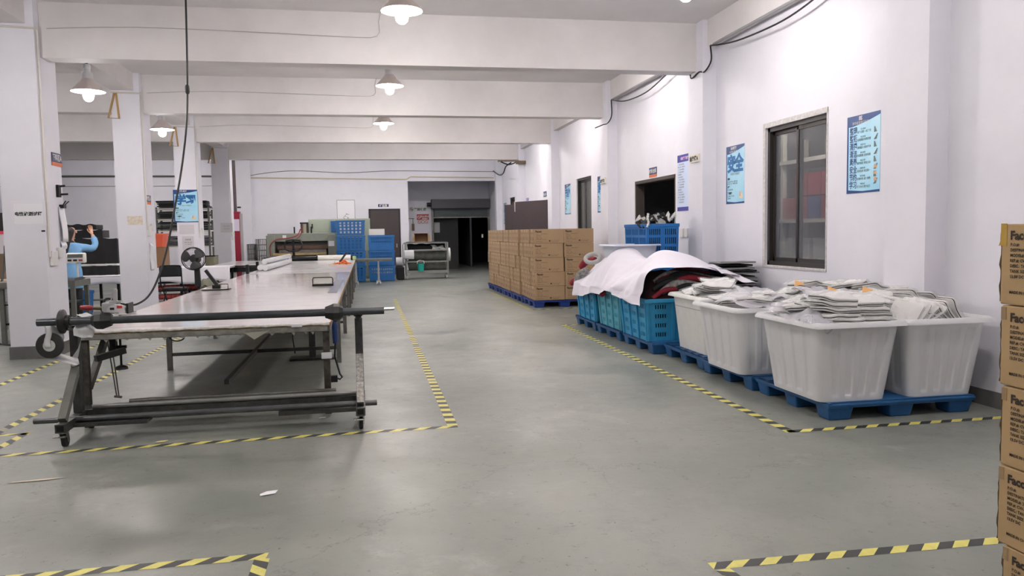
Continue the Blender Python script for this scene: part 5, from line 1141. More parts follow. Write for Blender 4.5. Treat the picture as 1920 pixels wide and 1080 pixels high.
# small wheeled table
t = thing('wheeled_table', 'small grey wheeled table with two visible legs before the blue crates', 'table', (.2, 25.3, 0))
B().box(-.42, .8, 25.0, 25.7, .78, .815).build('table_top', M('grey_table_top', (112, 114, 116), .5), t)
B().box(-.4, .78, 25.02, 25.68, .73, .78).build('apron', STEEL, t)
for x in (-.34, .36):
    for y in (25.1, 25.6):
        b = B(); b.hexa([(x - .035, y - .03, .1), (x + .035, y - .03, .1), (x + .035, y + .03, .1), (x - .035, y + .03, .1), (x - .022, y - .02, .73), (x + .022, y - .02, .73), (x + .022, y + .02, .73), (x - .022, y + .02, .73)]); b.build('leg', M('leg_grey', (150, 152, 156), .4, .4), t)
        b = B(); b.cyl((x - .07, y - .03, .05), (x - .03, y - .03, .05), .05, n=14); b.cyl((x + .03, y - .03, .05), (x + .07, y - .03, .05), .05, n=14); b.box(x - .03, x + .03, y - .05, y + .03, .08, .1); b.build('caster', M('caster_grey', (170, 170, 170), .4), t, smooth=.6)
# trolley with rolls
t = thing('roll_trolley', 'grey steel trolley on casters loaded with cloth rolls before the recess', 'trolley', (2.08, 27.6, 0))
TR = M('trolley_grey', (134, 136, 134), .45, .4)
for x in (1.33, 2.76):
    for y in (27.3, 27.95): B().box(x, x + .05, y, y + .05, .12, 1.27).build('post', TR, t)
for z in (.2, .58, .98, 1.23):
    for y in (27.3, 27.95): B().box(1.38, 2.76, y, y + .045, z, z + (.1 if z == .2 else .05)).build('rail', TR, t)
B().box(1.38, 2.76, 27.34, 27.96, .2, .24).build('deck', TR, t)
b = B(); b.box(1.38, 2.76, 27.3, 28.0, 1.275, 1.29); b.build('top_board', BLACKM, t)
for x in (1.36, 2.74):
    for y in (27.36, 27.9):
        b = B(); b.cyl((x - .02, y, .07), (x + .03, y, .07), .07, n=16); c = b.build('caster', M('caster_pale', (176, 178, 176), .5), t, smooth=.6); B().box(x - .025, x + .035, y - .02, y + .02, .07, .13).build('fork', STEEL, c)
b = B(); b.tube([(1.3, 27.35, .5), (1.24, 27.35, .6), (1.24, 27.35, 1.2), (1.3, 27.35, 1.27)], .016, 8); b.build('push_handle', TR, t)
OLIV = M('grey_olive_fabric', (84, 86, 80), .8, var=.35, vs=5)
for i, (z, r, y, m) in enumerate(((.46, .19, 27.65, OLIV), (.82, .2, 27.65, OLIV), (1.1, .12, 27.7, DARKCLOTH))):
    b = B(); q = [(1.42 + 1.3 * k / 12, y, z + .015 * math.sin(k * 1.7)) for k in range(13)]; b.tube(q, [r * (1 + .06 * math.sin(k * 2.1)) for k in range(13)], 14)
    tag(b.build('cloth_roll', m, smooth=1), ['bottom grey cloth roll', 'middle grey cloth roll', 'top black cloth roll'][i] + ' lying on the steel trolley', 'roll', 'cloth rolls on the trolley')
tag(B().cyl((2.765, 27.65, .83), (2.9, 27.65, .83), .235, n=24).build('white_roll_end', WHITE, smooth=.6), 'white disc end of a roll poking out right of the steel trolley', 'roll')
for x0, x1, z, r, y, lab in ((1.0, 1.32, .62, .15, 27.5, 'lower white roll end left of the steel trolley'), (1.28, 1.6, .86, .16, 27.15, 'upper white roll end at the left of the steel trolley')):
    b = B(); b.cyl((x0, y, z), (x1, y, z), r, n=18); tag(b.build('film_roll', MATS['wrapped_film'], smooth=.6), lab, 'roll', 'white roll ends beside the trolley')
tag(B().box(1.0, 1.27, 27.2, 27.8, 0, .45).build('black_bale', DARKCLOTH, bevel=.04), 'black bale on the floor left of the steel trolley', 'bale')
t = thing('teal_bucket', 'teal plastic bucket hanging on the front of the steel trolley', 'bucket', (1.83, 27.15, .27))
b = B(); b.lathe([(0, 0), (.1, 0), (.12, .26), (.125, .27), (.11, .27), (.09, .02), (0, .02)], (1.83, 27.15, .28), n=20); b.build('bucket_body', M('teal_plastic', (34, 166, 150), .4), t, smooth=.6)
b = B(); b.tube([(1.71, 27.15, .54), (1.72, 27.17, .63), (1.83, 27.28, .66), (1.94, 27.17, .63), (1.95, 27.15, .54)], .012, 6); b.build('handle', WHITE, t)
crumple('cloth_pile', 'pale crumpled cloth pile at the right on the steel trolley', 'cloth', (2.48, 27.5, 1.09), .45, .3, .025, 70, GREYCLOTH, .3, (.5, 0)).modifiers.new('thick', 'SOLIDIFY').thickness = .01
t = thing('open_carton', 'open brown carton lying on top of the steel trolley', 'carton', (1.9, 27.6, 1.291))
b = B(); b.box(1.66, 2.12, 27.45, 27.8, 1.291, 1.30); b.box(1.66, 2.12, 27.79, 27.8, 1.3, 1.58); b.box(1.66, 1.67, 27.45, 27.8, 1.3, 1.58); b.box(2.11, 2.12, 27.45, 27.8, 1.3, 1.58); b.box(1.66, 2.12, 27.45, 27.8, 1.575, 1.585); b.build('carton_body', M('old_cardboard', (120, 88, 60), .8), t)
b = B(); b.poly([(2.12, 27.45, 1.3), (2.2, 27.35, 1.32), (2.18, 27.35, 1.5), (2.12, 27.45, 1.56)]); b.poly([(1.66, 27.45, 1.3), (1.58, 27.35, 1.33), (1.6, 27.35, 1.5), (1.66, 27.45, 1.56)]); b.poly([(1.66, 27.45, 1.3), (2.12, 27.45, 1.3), (2.14, 27.28, 1.295), (1.64, 27.28, 1.295)]); b.build('flaps', CARD, t, solid=.005)
tag(B().box(1.95, 2.06, 33.93, 33.998, 1.7, 2.0).build('wall_meter_box', M('rust_box', (110, 84, 60), .6)), 'small brown box on the recess wall under a short pipe', 'meter box')
b = B(); b.bar((1.78, 33.97, 2.22), (2.06, 33.97, 2.22), .03); b.bar((2.0, 33.97, 2.22), (2.0, 33.97, 1.99), .03); tag(b.build('wall_pipe', STEEL), 'short bent pipe above the brown box on the recess wall', 'pipe')

# ------------------------------------------------------------------ left side: person, tables, stock
CLOTHW = M('white_table_cloth', (232, 230, 238), .75, bump=.1, bs=8)
def cloth_table(x0, x1, y0, y1, z, drop, label, lab2):
    t = thing('work_table', label, 'table', ((x0 + x1) / 2, (y0 + y1) / 2, 0))
    B().box(x0, x1, y0, y1, z - .04, z - .005).build('table_top', M('pale_board', (190, 186, 178), .6), t)
    for x in (x0 + .05, (x0 + x1) / 2, x1 - .1):
        for y in (y0 + .05, y1 - .1): B().box(x, x + .05, y, y + .05, 0, z - .04).build('leg', BLACKM, t)
    B().box(x0 + .1, x1 - .1, y1 - .3, y1 - .1, .25, .28).build('lower_shelf', M('grey_shelf', (150, 146, 142), .6), t)
    B().box(x0 + .05, x1 - .05, y0 + .05, y0 + .08, z - .14, z - .05).build('apron', BLACKM, t)
    def f(u, v):
        x = x0 - .02 + (x1 - x0 + .04) * u; s = v * (y1 - y0 + drop * 2); zz = z
        if s < drop: y = y0 - .015 - .012 * math.sin(u * 40) * (1 - s / drop); zz = z - (drop - s) * (1 + .1 * math.sin(u * 13))
        elif s > drop + y1 - y0: y = y1 + .015; zz = z - (s - drop - (y1 - y0))
        else: y = y0 + s - drop
        return (x, y, zz)
    b = B(); b.grid(60, 30, f); tag(b.build('table_cloth', CLOTHW, smooth=.9, solid=.003), lab2, 'tablecloth', 'white cloths over the work tables')
cloth_table(-6.6, -4.95, 17.2, 18.6, .83, .16, 'work table under a white cloth between the first and second pillars', 'white cloth over the work table between the first and second pillars')
cloth_table(-5.6, -3.3, 20.0, 21.0, .86, .36, 'work table under a white cloth behind the standing fan', 'white cloth over the work table behind the standing fan')
for i, (x0, x1, y0, z0, z1) in enumerate(((-6.0, -5.15, 17.7, .835, 1.02), (-6.25, -5.15, 17.75, 1.07, 1.6), (-6.3, -5.5, 18.0, 1.61, 1.78), (-6.3, -5.62, 18.0, 1.79, 1.9))):
    b = B(); n = 24
    b.grid(n, 10, lambda u, v: (x0 + (x1 - x0) * u, y0 - .012 * math.sin(u * 25 + i) * math.sin(PI * v), z0 + (z1 - z0) * v + .012 * math.sin(u * 17 + 2 * i))); b.box(x0, x1, y0 + .01, y0 + .45, z0, z1 - .01)
    tag(b.build('black_panel_stack', DARKCLOTH, smooth=.6), '%s of the black padded panel stacks on the white cloth table' % ['lowest', 'largest', 'upper', 'topmost'][i], 'panels', 'black padded panels')
tag(B().box(-6.05, -5.15, 17.72, 18.2, 1.022, 1.068).build('white_batting', PACKW, bevel=.01), 'white padding layer between the black panel stacks', 'padding')
# steel bench and scale
t = thing('steel_bench', 'grey steel bench behind the first pillar carrying the scale', 'bench', (-4.9, 13.4, 0))
B().box(-5.6, -4.42, 13.05, 13.75, .86, .955).build('bench_top', PAINTSTEEL, t)
for x in (-5.5, -4.5):
    for y in (13.08, 13.67): B().box(x, x + .06, y, y + .06, 0, .86).build('leg', PAINTSTEEL, t)
B().box(-5.44, -4.5, 13.1, 13.7, .3, .33).build('lower_shelf', BLACKM, t); B().box(-5.44, -4.5, 13.1, 13.7, .6, .62).build('lower_shelf', BLACKM, t)
for k, (x, z) in enumerate(((-5.3, .33), (-4.9, .33), (-5.2, .62))): tag(B().box(x, x + .3, 13.15, 13.6, z + .002, z + .16).build('parts_box', BLACKM if k else M('brown_box', (110, 92, 74), .7), bevel=.006), ['brown parts box on the low shelf of the steel bench', 'black parts box on the low shelf of the steel bench', 'black parts box on the upper shelf of the steel bench'][k], 'box', 'boxes under the steel bench')
t = thing('platform_scale', 'white digital scale display on a pole at the first pillar', 'scale', (-4.45, 13.3, .955))
B().box(-4.75, -4.44, 13.1, 13.5, .957, 1.0).build('platform', CHROME, t)
b = B(); b.cyl((-4.47, 13.35, 1.0), (-4.47, 13.35, 1.26), .016, n=10); b.build('pole', WHITE, t, smooth=.6)
b = B(); b.hexa([(-4.62, 13.28, 1.22), (-4.34, 13.28, 1.22), (-4.34, 13.4, 1.22), (-4.62, 13.4, 1.22), (-4.62, 13.32, 1.38), (-4.34, 13.32, 1.38), (-4.34, 13.4, 1.38), (-4.62, 13.4, 1.38)]); d = b.build('display_head', WHITE, t, bevel=.02)
b = B(); b.hexa([(-4.59, 13.293, 1.305), (-4.37, 13.293, 1.305), (-4.37, 13.32, 1.305), (-4.59, 13.32, 1.305), (-4.59, 13.308, 1.36), (-4.37, 13.308, 1.36), (-4.37, 13.32, 1.36), (-4.59, 13.32, 1.36)]); b.build('screen', M('lcd_grey', (86, 92, 88), .3), d)
for k in range(3): B().box(-4.585 + .08 * k, -4.53 + .08 * k, 13.283, 13.3, 1.25, 1.28).build('key', M('key_red', (170, 70, 70), .5) if k == 2 else BLACK, d)
# person
t = thing('person', 'person in a light blue smock with long dark hair, arm raised, behind the first pillar', 'person', (-5.03, 14.7, 0))
def skin(name, verts, edges, mat, parent, sub=2):
    me = bpy.data.meshes.new(name); org = ORG[parent.name]
    me.from_pydata([V(v[0]) - org for v in verts], edges, []); o = bpy.data.objects.new(name, me); COL.objects.link(o); o.parent = parent; ORG[o.name] = org
    md = o.modifiers.new('skin', 'SKIN'); md.use_smooth_shade = True
    for i, v in enumerate(verts):
        r = v[1]; me.skin_vertices[0].data[i].radius = r if isinstance(r, tuple) else (r, r)
    me.skin_vertices[0].data[0].use_root = True
    s = o.modifiers.new('sub', 'SUBSURF'); s.levels = sub; s.render_levels = sub; me.materials.append(mat); return o
px_, py_ = -5.03, 14.7
SK = M('skin_tone', (196, 150, 124), .55)
def P3(x, y, z): return (px_ + x, py_ + y, z)
vb = [(P3(0, 0, .98), (.15, .11)), (P3(0, 0, 1.18), (.14, .10)), (P3(0, .01, 1.38), (.17, .11)), (P3(0, .02, 1.5), (.09, .08)), (P3(.01, .03, 1.57), (.05, .05)), (P3(.02, .04, 1.64), (.062, .07)), (P3(.02, .05, 1.73), (.078, .09)), (P3(.02, .05, 1.81), (.06, .07)),
      (P3(.17, .03, 1.46), .06), (P3(.33, .16, 1.42), .048), (P3(.36, .2, 1.52), .04), (P3(.29, .26, 1.68), .03),
      (P3(-.17, .03, 1.46), .06), (P3(-.26, .1, 1.22), .05), (P3(-.2, .3, 1.12), .032),
      (P3(.09, 0, .88), (.09, .09)), (P3(.09, .0, .5), .06), (P3(.09, .02, .1), .042), (P3(.09, -.02, .04), .04), (P3(.1, .14, .03), .03),
      (P3(-.09, 0, .88), (.09, .09)), (P3(-.09, .0, .5), .06), (P3(-.09, .02, .1), .042), (P3(-.09, -.02, .04), .04), (P3(-.1, .14, .03), .03)]
eb = [(0, 1), (1, 2), (2, 3), (3, 4), (4, 5), (5, 6), (6, 7), (2, 8), (8, 9), (9, 10), (10, 11), (2, 12), (12, 13), (13, 14), (0, 15), (15, 16), (16, 17), (17, 18), (18, 19), (0, 20), (20, 21), (21, 22), (22, 23), (23, 24)]
skin('body', vb, eb, SK, t)
# hands: palm and five fingers each
def hand(c, dirs, up, side):
    c, d, u = V(c), V(dirs).normalized(), V(up).normalized(); s = d.cross(u).normalized() * side
    vs = [(c - d * .05, .024), (c, (.03, .016)), (c + d * .045, (.034, .015))]; es = [(0, 1), (1, 2)]
    for k, ln in enumerate((.07, .08, .075, .058)):
        o = s * (.027 - .018 * k); i = len(vs)
        vs += [(c + d * .055 + o, .009), (c + d * (.055 + ln * .5) + o - u * .008, .0085), (c + d * (.055 + ln * .9) + o - u * .03, .0075)]; es += [(2, i), (i, i + 1), (i + 1, i + 2)]
    i = len(vs); vs += [(c + d * .005 + s * .038, .011), (c + d * .04 + s * .055 - u * .012, .009), (c + d * .07 + s * .05 - u * .02, .008)]; es += [(1, i), (i, i + 1), (i + 1, i + 2)]
    return skin('hand', vs, es, SK, t, 1)
hand(P3(.275, .28, 1.715), (-.25, .3, .9), (-.2, .9, -.3), 1); hand(P3(-.17, .36, 1.1), (.3, .9, -.1), (0, 0, 1), 1)
SMOCK = M('smock_blue', (122, 172, 216), .8, var=.14, vs=7, bump=.35, bs=12)
vs = [(P3(0, 0, .92), (.2, .15)), (P3(0, 0, 1.1), (.17, .13)), (P3(0, .01, 1.25), (.175, .13)), (P3(0, .01, 1.4), (.185, .12)), (P3(0, .02, 1.5), (.11, .09)),
      (P3(.17, .03, 1.455), .08), (P3(.33, .16, 1.42), .068), (P3(.36, .2, 1.51), .06), (P3(.305, .245, 1.64), .05),
      (P3(-.17, .03, 1.455), .08), (P3(-.26, .1, 1.22), .068), (P3(-.22, .25, 1.14), .055), (P3(0, .0, .74), (.22, .17))]
skin('smock', vs, [(0, 1), (1, 2), (2, 3), (3, 4), (3, 5), (5, 6), (6, 7), (7, 8), (3, 9), (9, 10), (10, 11), (0, 12)], SMOCK, t)
vs = [(P3(0, 0, .9), (.15, .12)), (P3(.09, 0, .84), .1), (P3(.09, 0, .5), .078), (P3(.09, .02, .13), .065), (P3(-.09, 0, .84), .1), (P3(-.09, 0, .5), .078), (P3(-.09, .02, .13), .065)]
skin('trousers', vs, [(0, 1), (1, 2), (2, 3), (0, 4), (4, 5), (5, 6)], DARKCLOTH, t)
HAIR = M('dark_hair', (28, 22, 22), .5, bump=.4, bs=60)
vs = [(P3(.005, .025, 1.8), (.085, .085)), (P3(.0, -.0, 1.74), (.1, .1)), (P3(-.005, -.03, 1.65), (.082, .075)), (P3(-.02, -.075, 1.54), (.065, .05)), (P3(-.03, -.11, 1.42), (.055, .04)), (P3(-.035, -.12, 1.3), (.03, .025))]
skin('hair', vs, [(0, 1), (1, 2), (2, 3), (3, 4), (4, 5)], HAIR, t)
b = B()
fx, fy = px_ + .02, py_ + .05
for s in (-1, 1): b.lathe([(0, -.012), (.011, -.006), (.013, 0), (.011, .006), (0, .012)], (fx + s * .032, fy + .085, 1.735), 1, 10)
b.build('eyes', WHITE, t, smooth=1)
b = B(); b.hexa([(fx - .016, fy + .08, 1.69), (fx + .016, fy + .08, 1.69), (fx + .016, fy + .1, 1.69), (fx - .016, fy + .1, 1.69), (fx - .008, fy + .08, 1.74), (fx + .008, fy + .08, 1.74), (fx + .006, fy + .088, 1.74), (fx - .006, fy + .088, 1.74)]); b.build('nose', SK, t, bevel=.006)
b = B(); b.box(fx - .022, fx + .022, fy + .07, fy + .088, 1.655, 1.667); b.build('mouth', M('lip_tone', (160, 90, 84), .5), t, bevel=.004)
for s in (-1, 1):
    b = B(); b.lathe([(0, -.01), (.02, -.008), (.026, 0), (.02, .008), (0, .01)], (fx + s * .085, fy - .0, 1.72), 0, 12); b.build('ear', SK, t, smooth=1)
# blue bins
def bin_(loc, label, w=.4, d=.4, h=.62):
    t = thing('blue_bin', label, 'bin', loc); b = B(); x, y, z = loc
    b.ring_loft([[(x + a, y + c, z + zz) for a, c, _, _ in rrect(w * s, d * s, .05, 3, 4)] for s, zz in ((.85, 0), (.98, h * .9), (1.06, h * .9), (1.06, h), (.9, h), (.8, .03))]); b.build('bin_body', BLUE, t, smooth=.6); return t
bin_((-5.5, 16.6, 0), 'tall blue plastic bin under the tables right of the first pillar', .32, .4, .58)
bin_((-6.3, 13.9, 0), 'blue plastic bin at the left edge of the frame behind the first pillar', .5, .4, .72)
tag(B().box(-6.5, -6.1, 13.695, 13.7, .33, .4).build('white_label', PAPER), 'white label on the blue bin at the left edge', 'label')
# left margin bench with test gear
t = thing('test_bench', 'pale work bench with a shelf at the left frame edge', 'bench', (-6.9, 15.6, 0))
B().box(-7.6, -6.33, 15.3, 16.2, .86, .9).build('bench_top', M('pale_wood', (206, 186, 160), .6), t); B().box(-7.6, -6.36, 15.3, 15.33, .5, .86).build('front_panel', M('pale_green_panel', (170, 196, 190), .6), t)
for x in (-7.55, -6.4): B().box(x, x + .05, 15.35, 15.4, 0, .5).build('leg', PAINTSTEEL, t); B().box(x, x + .05, 16.1, 16.15, 0, .86).build('leg', PAINTSTEEL, t)
tag(B().box(-6.8, -6.4, 15.5, 15.9, .902, 1.35).build('brown_box', MATS['brown_box'], bevel=.006), 'brown box on the pale bench at the left frame edge', 'box')
tag(B().box(-6.9, -6.38, 15.5, 15.9, 1.352, 1.7).build('test_instrument', M('instrument_grey', (206, 200, 204), .5), bevel=.01), 'pale test instrument on the brown box at the left frame edge', 'instrument')
b = B(); b.box(-7.0, -6.4, 15.9, 16.0, 1.72, 2.1); tag(b.build('monitor', BLACK, bevel=.01), 'black monitor above the pale bench at the left frame edge', 'monitor')
b = B(); b.box(-6.7, -6.36, 15.48, 15.52, 1.705, 1.76); tag(b.build('red_cable_bundle', M('bright_pink_red', (226, 70, 96), .5), bevel=.01), 'small bundle of pinkish red leads on the instrument at the left edge', 'cable')
b = B(); b.tube(smoothpts([(-6.0, 14.6, 1.5), (-5.95, 14.4, 1.1), (-5.9, 14.0, .7), (-5.82, 13.6, .25), (-5.6, 13.2, .02), (-5.2, 12.9, .015), (-4.85, 12.8, .015)], 5), .018, 8); b.tube(smoothpts([(-6.6, 13.3, .015), (-6.0, 13.1, .015), (-5.5, 12.9, .015)], 4), .015, 8); tag(b.build('floor_cable', BLACK, smooth=1), 'black cables falling to the floor at the left frame edge', 'cable')
# chair
t = thing('folding_chair', 'black folding chair beside the second pillar', 'chair', (-4.1, 18.4, 0))
for x in (-4.42, -3.98):
    b = B(); b.tube([(x, 18.1, .93), (x + (.0), 18.12, .6), (x + .02, 18.75, .0)], .014, 8); b.build('leg', BLACKM, t, smooth=1); b = B(); b.tube([(x, 18.68, .47), (x + .01, 18.05, .0)], .013, 8); b.build('leg', BLACKM, t, smooth=1)
b = B(); b.tube(smoothpts([(-4.42, 18.1, .86), (-4.41, 18.1, .95), (-4.36, 18.1, .98), (-4.04, 18.1, .98), (-3.99, 18.1, .95), (-3.98, 18.1, .86)], 4), .016, 8); b.build('back_frame', BLACKM, t, smooth=1)
b = B(); b.grid(8, 6, lambda u, v: (-4.41 + .42 * u, 18.1 + .03 * math.sin(PI * u), .74 + .23 * v)); b.build('backrest', BLACK, t, smooth=1, solid=.015)
B().box(-4.42, -3.98, 18.2, 18.62, .45, .49).build('seat', BLACK, t, bevel=.015)
# standing fan
t = thing('standing_fan', 'black standing fan with round cage behind the cutting table', 'fan', (-2.93, 14.6, 0))
fc = V((-2.96, 14.42, 1.22))
b = B(); b.lathe([(0, 0), (.2, 0), (.2, .02), (.04, .05), (0, .05)], (-2.93, 14.6, 0), n=24); b.build('base', BLACK, t, smooth=.6)
b = B(); b.tube([(-2.93, 14.6, .04), (-2.93, 14.6, .75), (-2.945, 14.59, 1.1)], [.02, .02, .035], 10); b.build('pole', BLACKM, t, smooth=1)
b = B(); b.hexa([(-2.99, 14.56, .72), (-2.89, 14.56, .72), (-2.89, 14.64, .72), (-2.99, 14.64, .72), (-2.985, 14.54, 1.12), (-2.9, 14.54, 1.12), (-2.9, 14.62, 1.12), (-2.985, 14.62, 1.12)]); b.build('control_box', BLACK, t, bevel=.015)
b = B(); b.cyl((fc.x, 14.47, 1.22), (fc.x + .02, 14.68, 1.2), .075, .06, 16); b.build('motor', BLACK, t, smooth=.6)
b = B(); Rr = .198
for yy, rr in ((14.36, Rr * .93), (14.40, Rr), (14.44, Rr), (14.48, Rr * .93)):
    b.tube([(fc.x + rr * math.cos(2 * PI * k / 32), yy, fc.z + rr * math.sin(2 * PI * k / 32)) for k in range(32)], .005, 6, closed=True)
for k in range(48):
    a = 2 * PI * k / 48; c, s_ = math.cos(a), math.sin(a)
    b.tube([(fc.x + .05 * c, 14.335, fc.z + .05 * s_), (fc.x + .15 * c, 14.34, fc.z + .15 * s_), (fc.x + Rr * c, 14.40, fc.z + Rr * s_)], .0018, 4)
b.build('cage', BLACKM, t)
b = B(); b.lathe([(0, -.01), (.05, -.008), (.05, .008), (0, .01)], (fc.x, 14.335, fc.z), 1, 18); b.build('cage_badge', BLACK, t, smooth=.6)
for k in range(3):
    a0 = 2 * PI * k / 3 + .5
    b = B(); b.grid(8, 8, lambda u, v: (fc.x + (.04 + .15 * v) * math.cos(a0 + (u - .3) * (1.1 - .2 * v) * (.5 + .9 * math.sin(PI * v * .8))), 14.42 + .035 * (u - .5), fc.z + (.04 + .15 * v) * math.sin(a0 + (u - .3) * (1.1 - .2 * v) * (.5 + .9 * math.sin(PI * v * .8))))); b.build('blade', M('fan_blade_grey', (84, 84, 86), .35), t, smooth=1, solid=.004)
# stock on the second white table, shelf and bags
tag(B().box(-5.42, -4.83, 20.3, 20.8, .865, 1.36).build('brown_carton', M('aged_carton', (128, 98, 70), .75), bevel=.006), 'brown carton under the orange bin on the white cloth table', 'carton')
t = thing('orange_bin', 'orange plastic bin on the brown carton behind the third pillar', 'bin', (-5.1, 20.5, 1.365)); b = B()
b.ring_loft([[(-5.13 + a, 20.55 + c, 1.365 + z) for a, c, _, _ in rrect(.6 * s, .5 * s, .04, 3, 3)] for s, z in ((.94, 0), (1, .28), (1.05, .28), (1.05, .33), (.95, .33), (.9, .02))]); b.build('bin_body', M('bin_orange', (196, 84, 54), .5), t, smooth=.6)
b = B(); b.tube(smoothpts([(-5.1, 20.25, 1.72), (-5.14, 20.22, 1.5), (-5.08, 20.21, 1.3), (-5.04, 20.2, 1.1), (-4.98, 20.2, .9)], 5), .01, 6); tag(b.build('hanging_cable', M('cord_orange', (226, 96, 70), .5), smooth=1), 'orange cord hanging down the front of the orange bin', 'cord')
t = thing('steel_shelf', 'steel shelf unit stacked with black mats behind the third pillar', 'shelf', (-5.1, 24, 0))
for x in (-5.85, -4.45):
    for y in (23.8, 24.3): B().box(x, x + .05, y, y + .05, 0, 2.45).build('upright', PAINTSTEEL, t)
for z in (.7, 1.3, 1.75, 2.08, 2.38): B().box(-5.85, -4.4, 23.8, 24.35, z, z + .035).build('shelf_board', M('cream_shelf', (206, 200, 190), .6), t)
for j, (z, n) in enumerate(((2.417, 6), (2.117, 6), (1.787, 7), (1.337, 8))):
    for k in range(n):
        for c in range(2):
            x = -5.8 + .72 * c + rnd.uniform(-.06, .03); b = B(); b.obox((x + .33, 24.05, z + .018 + .037 * k), (.64, .5, .03), (0, rnd.uniform(-.02, .02), rnd.uniform(-.06, .06)))
            tag(b.build('folded_mat', DARKCLOTH if (k + c) % 4 else M('charcoal_mat', (70, 72, 70), .8), bevel=.008), 'black folded mat, %s from bottom, %s pile on the %s steel shelf' % (ORD[k], ('left', 'right')[c], ['top', 'second', 'third', 'lowest'][j]), 'mat', 'folded mats on the steel shelf')
t = thing('canvas_bin', 'olive canvas bin behind the fan beside the fourth pillar', 'bin', (-4.02, 22.4, 0))
b = B(); b.ring_loft([[(-4.25 + a * 1.0 + .0, 22.5 + c, z) for a, c, _, _ in rrect(.46 * s, .5 * s, .03, 6, 3)] for s, z in ((.96, .25), (1.0, .7), (1.03, 1.06), (.98, 1.06), (.94, .4))]); b.build('canvas', M('olive_canvas', (132, 130, 108), .85, var=.2, vs=6), t, smooth=.7)
b = B(); b.tube([(-4.48, 22.26, 1.07), (-4.02, 22.26, 1.07), (-4.02, 22.74, 1.07), (-4.48, 22.74, 1.07)], .012, 6, closed=True); b.build('top_frame', BLACKM, t)
for x in (-4.46, -4.05):
    for y in (22.28, 22.7): B().box(x, x + .025, y, y + .025, 0, 1.06).build('leg', BLACKM, t)
b = B(); b.grid(16, 16, lambda u, v: (-3.95 + .5 * u, 19.3 + .4 * v, .45 + .18 * math.sin(PI * u) * math.sin(PI * v) + .02 * math.sin(18 * u + 7 * v))); b.box(-3.9, -3.5, 19.34, 19.66, .0, .45); tag(b.build('sack', M('grey_green_sack', (112, 112, 98), .85, var=.25, vs=9), smooth=.8), 'grey green sack on the floor behind the fan', 'sack')
for i, (x, z, m) in enumerate(((-4.6, .46, M('navy_roll', (50, 48, 92), .6)), (-4.6, .3, M('pinkish_red_bundle', (196, 84, 84), .7, var=.75, vs=26)), (-4.55, .08, MATS['pinkish_red_bundle']))):
    b = B(); b.tube([(x - .45, 20.3, z + .07), (x + .1, 20.32, z + .08), (x + .55, 20.3, z + .07)], .065, 12); tag(b.build('cord_roll', m, smooth=1), ['navy roll on the stand beneath the white cloth table', 'red cord bundle beneath the white cloth table', 'lower red cord bundle on the floor beneath the white cloth table'][i], 'roll', 'rolls beneath the white cloth table')
t = thing('low_rack', 'low black rack under the white cloth table behind the chair', 'rack', (-4.55, 20.3, 0))
for z in (.285, .5): B().box(-5.2, -3.9, 20.16, 20.44, z, z + .025).build('rack_rail', BLACKM, t)
for x in (-5.2, -3.93): B().box(x, x + .03, 20.17, 20.43, 0, .75).build('upright', BLACKM, t)
b = B(); b.grid(6, 12, lambda u, v: (-4.19 + .012 * math.sin(9 * v), 16.5 + .25 * u, .95 + .55 * v * (1 - .1 * u))); tag(b.build('hanging_paper', PAPER, smooth=1, solid=.004), 'white sheet hanging on the side of the second pillar', 'paper')

# ------------------------------------------------------------------ conduits, cables and wall fittings
CON = M('cream_conduit', (206, 200, 194), .5); OCH = M('ochre_bracket', (176, 142, 92), .55)
def conduit(name, lab, paths, r=.014, m=CON, cat='conduit'):
    b = B()
    for p in paths: b.tube(p, r, 6)
    return tag(b.build(name, m, smooth=.8), lab, cat)
for i, y in enumerate(PIL[:4]):
    n = ORD[i]; zb = (1.36, 1.75, 1.7, 1.6)[i]
    conduit('conduit', 'cream conduit running down the right front corner of the %s pillar' % n, [[(-4.186, y + .06, 4.4), (-4.186, y + .06, zb)], [(-4.7, y - .015, 4.38), (-4.2, y - .015, 4.36), (-4.185, y + .05, 4.36)]])
    conduit('beam_wire', 'thin cable clipped along the beam face at the %s pillar' % n, [smoothpts([(-4.1, y + .158, 4.4), (-3, y + .158, 4.45), (-1.5, y + .158, 4.43), (-.2, y + .158, 4.40), (.24, y + .158, 4.42), (.27, y + .1, 4.6), (.3, y + .05, 4.745)], 3)], .006, M('grey_wire', (176, 172, 170), .6), 'cable')
    t = thing('pillar_socket', 'white switch and socket box on the side of the %s pillar' % n, 'socket', (-4.19, y + .2, zb - .1)); B().box(-4.2, -4.155, y + .08, y + .26, zb - .12, zb + .08).build('box', WHITE, t, bevel=.008); B().box(-4.2, -4.16, y + .32, y + .46, zb - .02, zb + .12).build('socket_plate', WHITE, t, bevel=.006)
for i, (y, x) in enumerate(((16.33, -4.66), (21.2, -4.68), (26.1, -4.68))):
    b = B(); b.tube([(x + .05, y - .02, 4.36), (x + .09, y - .04, 3.88), (x - .1, y - .04, 3.89), (x + .02, y - .02, 4.36)], .022, 6); tag(b.build('hanger_bracket', OCH), 'ochre triangular hanger on the top left of the %s pillar' % ORD[i + 1], 'bracket')
t = thing('camera_bracket', 'small black bracket high on the side of the first pillar', 'bracket', (-4.19, 11.95, 2.2)); B().box(-4.2, -4.165, 11.89, 11.98, 2.18, 2.35).build('plate', BLACKM, t); b = B(); b.cyl((-4.16, 11.93, 2.33), (-4.1, 11.95, 2.34), .014, n=8); b.cyl((-4.16, 11.93, 2.22), (-4.07, 11.96, 2.225), .014, n=8); b.build('pegs', BLACKM, t)
